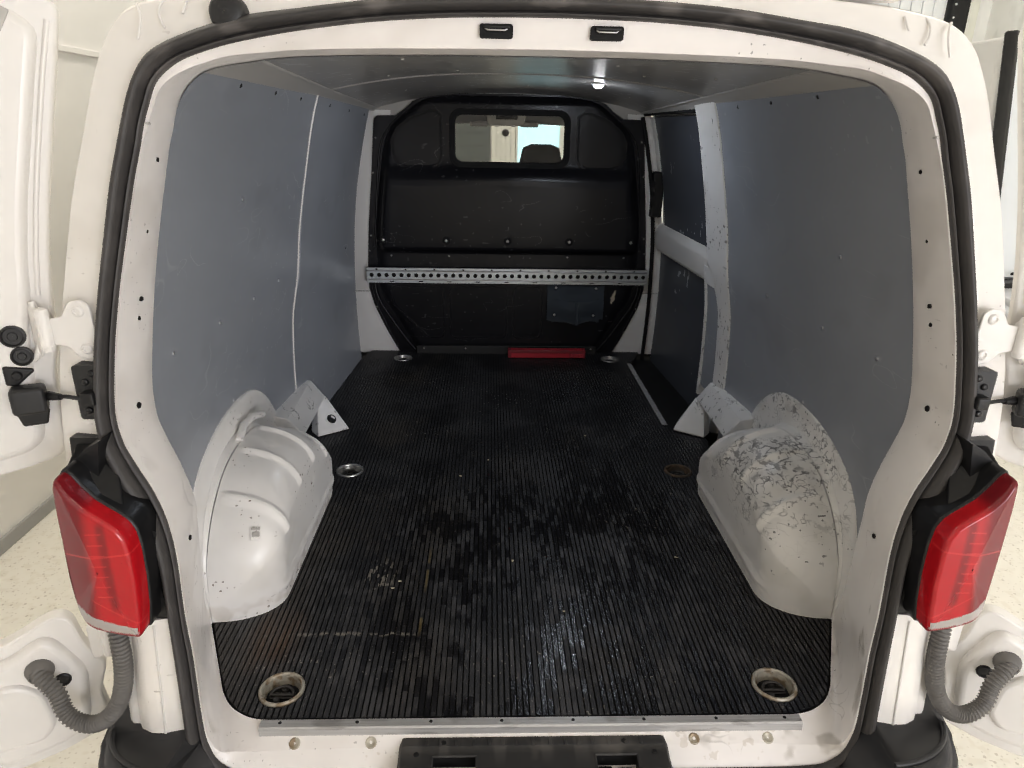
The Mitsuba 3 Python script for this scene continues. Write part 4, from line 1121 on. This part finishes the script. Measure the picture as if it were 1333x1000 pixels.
CO = add('overhead_console', hull_round([(-.118, 2.90, 1.30), (.105, 2.90, 1.30), (-.110, 2.90, 1.262), (.10, 2.90, 1.262), (-.105, 3.14, 1.206), (.095, 3.14, 1.206), (-.11, 3.14, 1.25), (.10, 3.14, 1.25)], .008), M('rail_grey'), 35, CB)
add('opening', rbox(-.066, .056, 2.888, 2.902, 1.232, 1.29, .005), M('black_matt'), 40, CO)
for x in (-.060, .040):
    add('reading_lamp', rbox(x - .012, x + .012, 3.118, 3.142, 1.192, 1.204, .003), M('lamp_body'), 40, CO)
for x, w_ in ((-.165, .055), (.135, .055)):
    add('sun_visor', rbox(x - w_, x + w_, 3.12, 3.15, 1.192, 1.222, .010), M('rail_grey'), 40, CB)
for s in (-1, 1):
    add('windscreen_pillar', tube([(s * .68, 3.25, 1.27), (s * .78, 3.6, .95), (s * .86, 4.0, .55)], .035, 10), M('headliner'), 60, CB)
add('windscreen', sheet([[(-.66, 3.25, 1.27), (.66, 3.25, 1.27)], [(-.84, 4.0, .56), (.84, 4.0, .56)]], (0, .004, .004)), M('glass'), False, CB)
add('dashboard', hull_round([(s * .85, y, z) for s in (-1, 1) for y, z in ((3.5, .1), (3.5, .42), (3.6, .5), (4.0, .5), (4.0, .1))], .03), M('black_grain'), 35, CB)
add('bonnet', hull_round([(s * .85, y, z) for s in (-1, 1) for y, z in ((4.0, -.3), (4.0, .5), (4.5, .3), (4.62, .0), (4.6, -.35))], .05), M('paint_plain'), 35, CB)
# passenger seat: its head restraint shows in the window
ST = add('cab_seat', hull_round([(x, y, z) for x in (-.02, .40) for y, z in ((2.66, .2), (2.60, .78), (2.68, .80), (2.80, .2))], .04), M('fabric'), 35, VAN)
hr = [(.060, .88), (.052, .965), (.075, 1.06), (.098, 1.096), (.13, 1.106), (.235, 1.106), (.268, 1.098), (.290, 1.06), (.315, .965), (.306, .88)]
import manifold3d as m3
add('head_restraint', hull_round([(x, y, z - (.0 if y < 2.8 else .012)) for x, z in [(.062, .89), (.066, .965), (.092, 1.078), (.13, 1.094), (.235, 1.094), (.274, 1.078), (.302, .965), (.304, .89)] for y in (2.745, 2.80)], .012), M('fabric'), 35, ST)
for x in (.13, .235):
    add('head_restraint_post', tube([(x, 2.765, .78), (x, 2.77, .90)], .007, 8), M('bright_steel'), 50, ST)

# ------------------------------------------------------------------ tail lights, dark trim
for s in (-1, 1):
    def mx(pts): return [(s * x, z) for x, z in pts]
    # trim beside the seal
    so_pts = [(x + .0015, z) for x, z in S_OUT if .29 <= z <= .64]
    tr = Polygon(mx([(.775, .668), (.800, .655), (.835, .62), (.83, .30), (.712, .287)] + so_pts[::-1]))
    TR = add('light_trim', prism_y(tr, -.10, -.182), M('black'), False, VAN)
    for hx_, hz_ in ((.712, .484), (.714, .337)):
        add('fixing_hole', frame_to(lathe([(.0001, .0008), (.0065, .0008), (.0075, 0)], 14), (s * hx_, -.1825, hz_), (0, -1, 0)), M('black_matt'), False, TR)
    add('cover_plate', prism_y(Polygon(mx([(.800, .656), (.850, .656), (.856, .585), (.803, .585)])), P0(.62) + .05, P0(.62) - .004), M('black'), False, TR)
    # housing and lens
    out = np.array([(.728, .310), (.720, .36), (.7155, .42), (.7145, .48), (.7185, .517), (.728, .536), (.742, .549), (.758, .561), (.778, .577), (.798, .603), (.811, .625), (.821, .632), (.830, .616), (.835, .585), (.8395, .545), (.845, .48), (.8475, .42), (.846, .375), (.838, .352), (.822, .337), (.80, .327), (.765, .316)])
    o2 = resample(out, 220)
    for _ in range(2): o2 = (np.roll(o2, 1, 0) + o2 * 2 + np.roll(o2, -1, 0)) / 4
    hb = bevelled(bevel_ring(o2 if Polygon(o2).exterior.is_ccw else o2[::-1], -.004), .135, .006)
    v = hb.vertices
    TL = add('tail_light', TM(np.c_[s * v[:, 0], -.085 - v[:, 2], v[:, 1]], hb.faces), M('black'), 35, VAN, 'red tail light on the left rear corner' if s < 0 else 'red tail light on the right rear corner')
    sh = hull_round([(s * .80, -.09, .66), (s * .845, -.09, .655), (s * .80, -.09, .56), (s * .86, -.09, .55), (s * .745, -.205, .548), (s * .802, -.205, .596), (s * .826, -.205, .618), (s * .84, -.205, .56)], .004)
    add('housing_top', sh, M('black'), 35, TL)
    # the lens wraps round the outer side: rows from the rear face to the flank
    lens_rings = []
    cc = np.array([.775, .455])
    for k, (ins, yy) in enumerate(((.0, -.160), (.0, -.236), (.0006, -.247), (.002, -.2525), (.0045, -.2560), (.008, -.2575))):
        q = bevel_ring(o2 if Polygon(o2).exterior.is_ccw else o2[::-1], ins)
        yv = yy + np.clip((q[:, 0] - .80) / .05, 0, 1) ** 2 * .035 * (1 if k > 1 else .3)
        if k == 0: yv = np.where(q[:, 0] > .805, -.10, -.205)
        lens_rings.append(np.c_[s * q[:, 0], yv, q[:, 1]])
    last = lens_rings[-1]
    rings_in = [np.c_[last[:, 0] * (1 - t) + s * cc[0] * t, last[:, 1] * (1 - t) + (-.2585) * t - .003 * math.sin(t * math.pi / 2), last[:, 2] * (1 - t) + cc[1] * t] for t in np.r_[np.linspace(.03, .45, 15), .6, .8, .98]]
    lens = grid(np.array(lens_rings + rings_in), cv=True)
    ce = lens.vertices[lens.faces].mean(1)
    ax_ = np.abs(ce[:, 0])
    zl_, zh_ = np.interp(ax_, [.728, .785, .838], [.319, .331, .356]), np.interp(ax_, [.728, .775, .842], [.334, .348, .377])
    is_clear = (ce[:, 2] > zl_) & (ce[:, 2] < zh_) & (ax_ > .7295) & (ce[:, 1] < -.205)
    lower = (ce[:, 2] <= zl_) & (ce[:, 1] < -.1)
    add('lens', TM(lens.vertices, lens.faces[~is_clear & ~lower]), M('lens_red'), 45, TL)
    add('clear_strip', TM(lens.vertices, lens.faces[is_clear]), M('lens_clear'), 45, TL, 'clear strip at the foot of the tail light')
    add('lower_lip', TM(lens.vertices, lens.faces[lower]), M('lens_dark'), 45, TL)

    # dark plates above the light, check strap bracket
    pp = rrect(.779, .826, .689, .790, .006)
    BR = add('strap_bracket', prism_y(affinity.scale(pp, s, 1, origin=(0, 0)), P0(.74) + .06, P0(.74) - .012), M('black_grain'), False, VAN)
    for x, z in ((.792, .776), (.806, .760), (.808, .707)):
        add('bolt', frame_to(stud(.0065, .005, 10), (s * x, P0(.74) - .012, z), (0, -1, 0)), M('black'), 45, BR)
    add('pivot', rbox(s * .798 - .012, s * .798 + .012, P0(.74) - .035, P0(.74) - .010, .722, .746, .004), M('black'), 40, BR)

# ------------------------------------------------------------------ bumper and lower body
B_out = np.array([(.905, .25), (.905, .05), (.900, -.06), (.888, -.16), (.868, -.235), (.838, -.295), (.795, -.335), (.72, -.36), (.60, -.372), (.40, -.38), (0, -.383)])
b2 = spline(B_out, 60)
bf = np.vstack([b2, (b2 * [-1, 1])[-2::-1]])


def bump_row(ins, z_c, z_m):
    p = bf.copy()
    t = np.gradient(p, axis=0); t /= np.linalg.norm(t, axis=1, keepdims=True)
    nrm = np.c_[t[:, 1], -t[:, 0]]
    nrm = np.where(((p - [0, .3]) * nrm).sum(1, keepdims=True) > 0, -nrm, nrm)
    ins = np.where(p[:, 1] > -.12, min(ins, .03), ins)
    q = p + nrm * np.reshape(ins, (-1, 1))
    m = np.clip((np.abs(q[:, 0]) - .60) / .10, 0, 1)
    m = m * m * (3 - 2 * m)
    q[:, 0] = np.where((q[:, 1] > -.212) & (p[:, 1] > -.2), np.sign(p[:, 0]) * np.maximum(np.abs(q[:, 0]), .845), q[:, 0])
    q[:, 1] = np.where(p[:, 1] < -.2, np.minimum(q[:, 1], -.212), q[:, 1])
    return np.c_[q, z_m + (z_c - z_m) * m]


rows = [bump_row(.20, .046, -.125), bump_row(.15, .050, -.122), bump_row(.035, .042, -.122), bump_row(.022, .036, -.123), bump_row(.014, .026, -.126), bump_row(.012, .020, -.130), bump_row(.004, .016, -.134), bump_row(.000, .008, -.14), bump_row(.002, -.02, -.15), bump_row(.006, -.16, -.20), bump_row(.03, -.30, -.31), bump_row(.10, -.34, -.34)]
BU = add('bumper', grid(np.array(rows)), M('bumper'), 32, VAN, 'dark grey plastic rear bumper corners')
for s in (-1, 1):
    add('step_line', tube(spline([(s * .69, -.315, .0465), (s * .76, -.300, .0465), (s * .81, -.270, .0465), (s * .845, -.215, .0465)], 20), .005, 8), M('bumper'), 60, BU)
    add('corner_panel', sheet([[[s * x, y, z] for x, y in ((.70 + .0, P0(z) - .004), (.74, P0(z) - .012), (.765, P0(z) - .010), (.79, P0(z) + .002), (.825 - .02 * max(0, (z - .15) / .14), P0(z) + .045))] for z in np.linspace(.0, .296, 8)], (0, .008, 0)), M('paint'), 35, VAN)
    add('crease', tube([(s * .738, P0(z) - .0125, z) for z in np.linspace(.03, .285, 6)], .0022, 6), M('paint_plain'), 60, VAN + '__corner_panel' + ('' if s < 0 else '_001'))

# ------------------------------------------------------------------ rear doors, hinges, check straps, conduits
ANG = math.radians(25)
D_OUT = [(-.102, 1.365), (-.04, 1.40), (.10, 1.412), (.35, 1.41), (.60, 1.37), (.68, 1.28), (.72, 1.1), (.745, .85), (.745, -.115), (.40, -.118), (.235, -.118), (.15, -.104), (.085, -.082), (.056, -.065), (.050, -.045), (.056, .005), (.060, .022), (.048, .06), (.036, .095), (.046, .115), (.068, .15), (.074, .18), (.080, .222), (.096, .238), (.125, .236), (.165, .215), (.21, .195), (.26, .195), (.305, .25), (.33, .40), (.31, .51), (.25, .552), (.15, .564), (.075, .576), (.026, .590), (.019, .615), (.017, .64), (.013, .76), (.000, .80), (-.006, .89), (-.016, .97), (-.033, 1.06), (-.050, 1.137), (-.078, 1.255)]
D_IN = [(-.070, 1.33), (-.02, 1.36), (.10, 1.375), (.35, 1.37), (.58, 1.335), (.64, 1.25), (.68, 1.08), (.70, .85), (.70, -.07), (.40, -.075), (.24, -.085), (.16, -.075), (.105, -.055), (.085, -.03), (.082, .0), (.080, .04), (.072, .08), (.075, .11), (.095, .145), (.11, .18), (.125, .205), (.15, .20), (.20, .168), (.28, .165), (.34, .23), (.365, .40), (.345, .53), (.27, .585), (.15, .598), (.085, .606), (.055, .618), (.046, .64), (.044, .76), (.036, .85), (.024, .89), (.014, .97), (-.003, 1.06), (-.022, 1.137), (-.050, 1.255)]


def door_frame(s):
    o = np.array([s * .885, -.06, 0.0])
    d = np.array([s * math.cos(ANG), -math.sin(ANG), 0])
    n = np.array([-s * math.sin(ANG), -math.cos(ANG), 0])      # towards the viewer: the inner face
    return o, d, n


def door_pt(s, a, z, h=0.0):
    o, d, n = door_frame(s)
    return o + d * a + n * h + np.array([0, 0, z])


def to_door(m, s, h0=0.0):
    o, d, n = door_frame(s)
    v = m.vertices
    return TM(o + v[:, :1] * d + v[:, 1:2] * [0, 0, 1] + (v[:, 2:3] + h0) * n, m.faces)


def smooth_loop(pts, n, it=2):
    q = resample(pts, n)
    for _ in range(it): q = (np.roll(q, 1, 0) + q * 2 + np.roll(q, -1, 0)) / 4
    return q


for s in (-1, 1):
    side = 'left' if s < 0 else 'right'
    DR = add('rear_door', to_door(bevelled(smooth_loop(D_OUT, 420), .030, .006), s, -.030), M('paint_plain'), 35, VAN, f'white {side} rear door, open, seen from inside')
    # pressed inner panel with soft steps
    add('inner_panel', to_door(bevelled(smooth_loop(D_IN, 360, 4), .022, .016, 5), s, -.002), M('paint_plain'), 50, DR)
    rel = smooth_loop([(.030, 1.30), (.20, 1.33), (.52, 1.29), (.62, 1.05), (.65, .70), (.30, .68), (.105, .69), (.095, .80), (.085, .92), (.055, 1.12)], 200, 5)
    add('pressing', to_door(bevelled(rel, .018, .015, 5), s, .016), M('paint_plain'), 50, DR)
    rel = smooth_loop([(.17, -.04), (.62, -.03), (.63, .12), (.40, .12), (.28, .12), (.19, .12), (.15, .08), (.14, .0)], 160, 5)
    add('pressing', to_door(bevelled(rel, .014, .012, 4), s, .016), M('paint_plain'), 50, DR)
    add('slot', to_door(rbox(-.006, .006, -.018, .018, 0, .003, .001).apply_transform(trimesh.transformations.rotation_matrix(.5, [0, 0, 1])).apply_translation([-.022, 1.335, 0]), s, .0195), M('rail_grey'), 40, DR)
    add('edge_bead', tube([door_pt(s, a + .010, z, .001) for a, z in [(-.092, 1.34), (-.070, 1.255), (-.042, 1.137), (-.025, 1.06), (-.008, .97), (.002, .90)]], .0045, 8), M('paint_plain'), 60, DR)
    # rubber plugs and check strap box
    for a, z, r_ in (((.060, .834, .0195), (.053, .797, .0172)) if s < 0 else ((.085, .834, .0195), (.078, .797, .0172))):
        c = to_door(lathe([(.0001, .0035), (r_ * .35, .0035), (r_ * .42, .0015), (r_ * .75, .0015), (r_ * .85, .005), (r_, .004), (r_ * 1.03, -.002)], 28).apply_translation([a, z, 0]), s, .0203)
        add('rubber_plug', c, M('black_grain'), 45, DR)
    a0, z0 = (.052, .720)
    BXk = add('strap_box', to_door(cat(rbox(a0 - .024, a0 + .030, z0 - .024, z0 + .026, 0, .038, .008)), s, .018), M('black_grain'), 40, DR)
    add('mount', to_door(hull_round([(a0 + .018, z0 + .028, .004), (a0 - .008, z0 + .050, .004), (a0 + .03, z0 + .058, .004), (a0 + .03, z0 + .03, .004)], .004), s, .018), M('black'), 40, BXk)
    add('mount', to_door(hull_round([(a0 - .012, z0 - .05, .004), (a0 + .020, z0 - .05, .004), (a0 + .026, z0 - .028, .004), (a0 - .018, z0 - .028, .004)], .004), s, .018), M('black'), 40, BXk)
    add('bolt', to_door(lathe([(.0001, .006), (.006, .006), (.008, .003), (.0085, 0)], 12).apply_translation([a0 + .014, z0 + .044, .008]), s, .018), M('black'), 40, BXk)
    e0, e1 = np.array([s * .798, P0(.74) - .028, .733]), door_pt(s, a0 - .028, z0 + .004, .040)
    add('check_strap', cat(tube([e0, e0 * .5 + e1 * .5 + (0, 0, .002), e1], .0038, 8), tube([e0 * .30 + e1 * .70, e0 * .12 + e1 * .88, e1], [.0055, .0075, .009], 10)), M('black'), 50, VAN)
    # hinge: plate on the body with two screws, knuckle, arm on the door
    hy = P0(.855) - .0055
    hp = np.array([(.806, .805), (.812, .892), (.826, .902), (.846, .898), (.858, .880), (.862, .872), (.885, .868), (.885, .822), (.86, .818), (.845, .800), (.822, .794)])
    hp = hp - [.026, 0]
    hq = smooth_loop(hp * [s, 1], 90, 1)
    hb = bevelled(hq, .006, .002)
    v = hb.vertices
    HG = add('hinge', TM(np.c_[v[:, 0], hy + .004 - v[:, 2], v[:, 1]], hb.faces), M('paint_plain'), 35, VAN)
    for x, z in ((.806, .882), (.802, .815)):
        sc_k = add('screw', frame_to(lathe([(.0001, .002), (.004, .0015), (.0055, .0045), (.0085, .004), (.0105, .0015), (.011, -.001)], 16), (s * x, hy - .002, z), (0, -1, 0)), M('paint_plain'), 45, HG)
    kx = np.array([s * .866, hy - .006, 0])
    add('knuckle', cat(tube([kx + (0, 0, .822), kx + (0, 0, .876)], .011, 14), tube([kx + (0, 0, .876), kx + (0, 0, .886)], [.0125, .010], 14), tube([kx + (0, 0, .812), kx + (0, 0, .822)], [.010, .0125], 14)), M('paint_plain'), 40, HG)
    arm = [door_pt(s, .004, .862, .014), door_pt(s, .004, .832, .014), door_pt(s, .026, .885, .008), door_pt(s, .028, .792, .008), kx + (0, 0, .862), kx + (0, 0, .832)]
    add('arm', hull_round(arm, .005), M('paint_plain'), 35, HG)
    add('arm', tube(spline([door_pt(s, .022, .892, .018), door_pt(s, .018, .86, .020), door_pt(s, .022, .815, .020), door_pt(s, .040, .785, .012)], 16), .006, 8), M('paint_plain'), 60, HG)
    # lower hinge, mostly hidden behind the conduit
    add('lower_hinge', cat(hull_round([door_pt(s, .05, .20, .01), door_pt(s, .05, .13, .01), (s * .87, -.10, .215), (s * .87, -.10, .165)], .008), tube([(s * .885, -.11, .15), (s * .885, -.11, .225)], .011, 12)), M('paint_plain'), 35, VAN)
    # ribbed conduit from behind the light to the door
    pth = spline([(s * .800, -.13, .335), (s * .815, -.170, .300), (s * .806, -.195, .235), (s * .813, -.200, .155), (s * .848, -.200, .080), (s * .905, -.195, .047), (s * .952, -.185, .075), door_pt(s, .120, .100, .070), door_pt(s, .143, .131, .045), door_pt(s, .150, .139, .0)], 420)
    ln = np.r_[0, np.cumsum(np.linalg.norm(np.diff(pth, axis=0), axis=1))]
    rr = .0158 + .0017 * np.clip(1.6 * np.sin(ln / .0078 * 2 * math.pi), -1, 1)
    CD = add('conduit', tube(pth, rr, 18), M('conduit'), 40, VAN, 'grey ribbed cable conduit below the left tail light' if s < 0 else 'grey ribbed cable conduit below the right tail light')
    add('collar', to_door(lathe([(.0165, .020), (.020, .018), (.024, .008), (.0265, .003), (.0265, -.002)], 28).apply_translation([.150, .136, 0]), s, .0205), M('conduit'), 45, CD)
    add('rubber_plug', to_door(lathe([(.0001, .001), (.010, .001), (.012, .004), (.015, .003), (.016, -.002)], 24).apply_translation([.116, .098, 0]), s, .0205), M('black'), 45, DR)

# wheels under the body
for s in (-1, 1):
    for y_ in (.62, 3.55):
        WH = add('wheel', frame_to(lathe([(.20, .10), (.215, .115), (.30, .11), (.325, .085), (.33, 0), (.325, -.085), (.30, -.11), (.20, -.10)], 40), (s * .80, y_, GROUND + .332), (s, 0, 0)), M('black_matt'), 30, VAN)
        add('rim', frame_to(lathe([(.0001, .06), (.06, .06), (.07, .04), (.19, .07), (.205, .10), (.205, -.08), (.0001, -.08)], 32), (s * .80, y_, GROUND + .332), (s, 0, 0)), M('ring_steel'), 30, WH)
add('underbody', bx(-.84, .84, -.2, 4.3, -.30, -.245), M('black_matt'), False, VAN)

# ------------------------------------------------------------------ loose things in the load bay
TC = 'warning_triangle_case'
add('body', rbox(.010, .428, 2.325, 2.372, .0012, .046, .004), M('red_case'), 35, TC)
add('lid', cat(rbox(.012, .426, 2.3215, 2.330, .030, .0455, .002), rbox(.345, .424, 2.3205, 2.33, .004, .030, .002)), M('red_case_dark'), 35, TC)
for z in (.010, .017, .024):
    add('reflector_strip', rbox(.350, .420, 2.3185, 2.3225, z - .002, z + .002, .001, 2), M('red_case'), 35, TC)
add('end_cap', cat(rbox(.006, .024, 2.322, 2.374, .001, .047, .003), rbox(.414, .432, 2.322, 2.374, .001, .047, .003)), M('red_case_dark'), 35, TC)
tag(TC, 'slim red plastic case lying on the mat against the bulkhead', 'warning triangle case')

crumbs = [(-.030, .425, .011, 'small pale scrap on the mat near the middle of the load floor'), (-.345, .33, .008, None), (-.36, .30, .009, None), (-.20, .95, .007, 'small pale crumb on the mat towards the left wheel arch'), (.46, .44, .009, 'small pale crumb on the mat near the right wheel arch'), (.30, 1.30, .008, 'small pale crumb on the mat near the right side step'), (-.10, 1.08, .006, None), (.10, .20, .006, None)]
for x, y, r_, lb in crumbs:
    k_r = np.random.default_rng(int(abs(x) * 1000) + 3)
    pts = k_r.normal(size=(14, 3)); pts /= np.linalg.norm(pts, axis=1, keepdims=True)
    pts *= np.array([r_, r_ * .55, r_ * .35]) * k_r.uniform(.6, 1.0, (14, 1))
    mm = hull(pts); mm.apply_translation([x, y, .0008 + r_ * .25])
    kk = add('crumb', mm, M('beige'), False)
    if lb: tag(kk, lb, 'crumb')
    else: tag(kk, 'tiny pale crumb of dirt lying on the black ribbed mat', 'crumb', 'loose tiny crumbs on the mat')
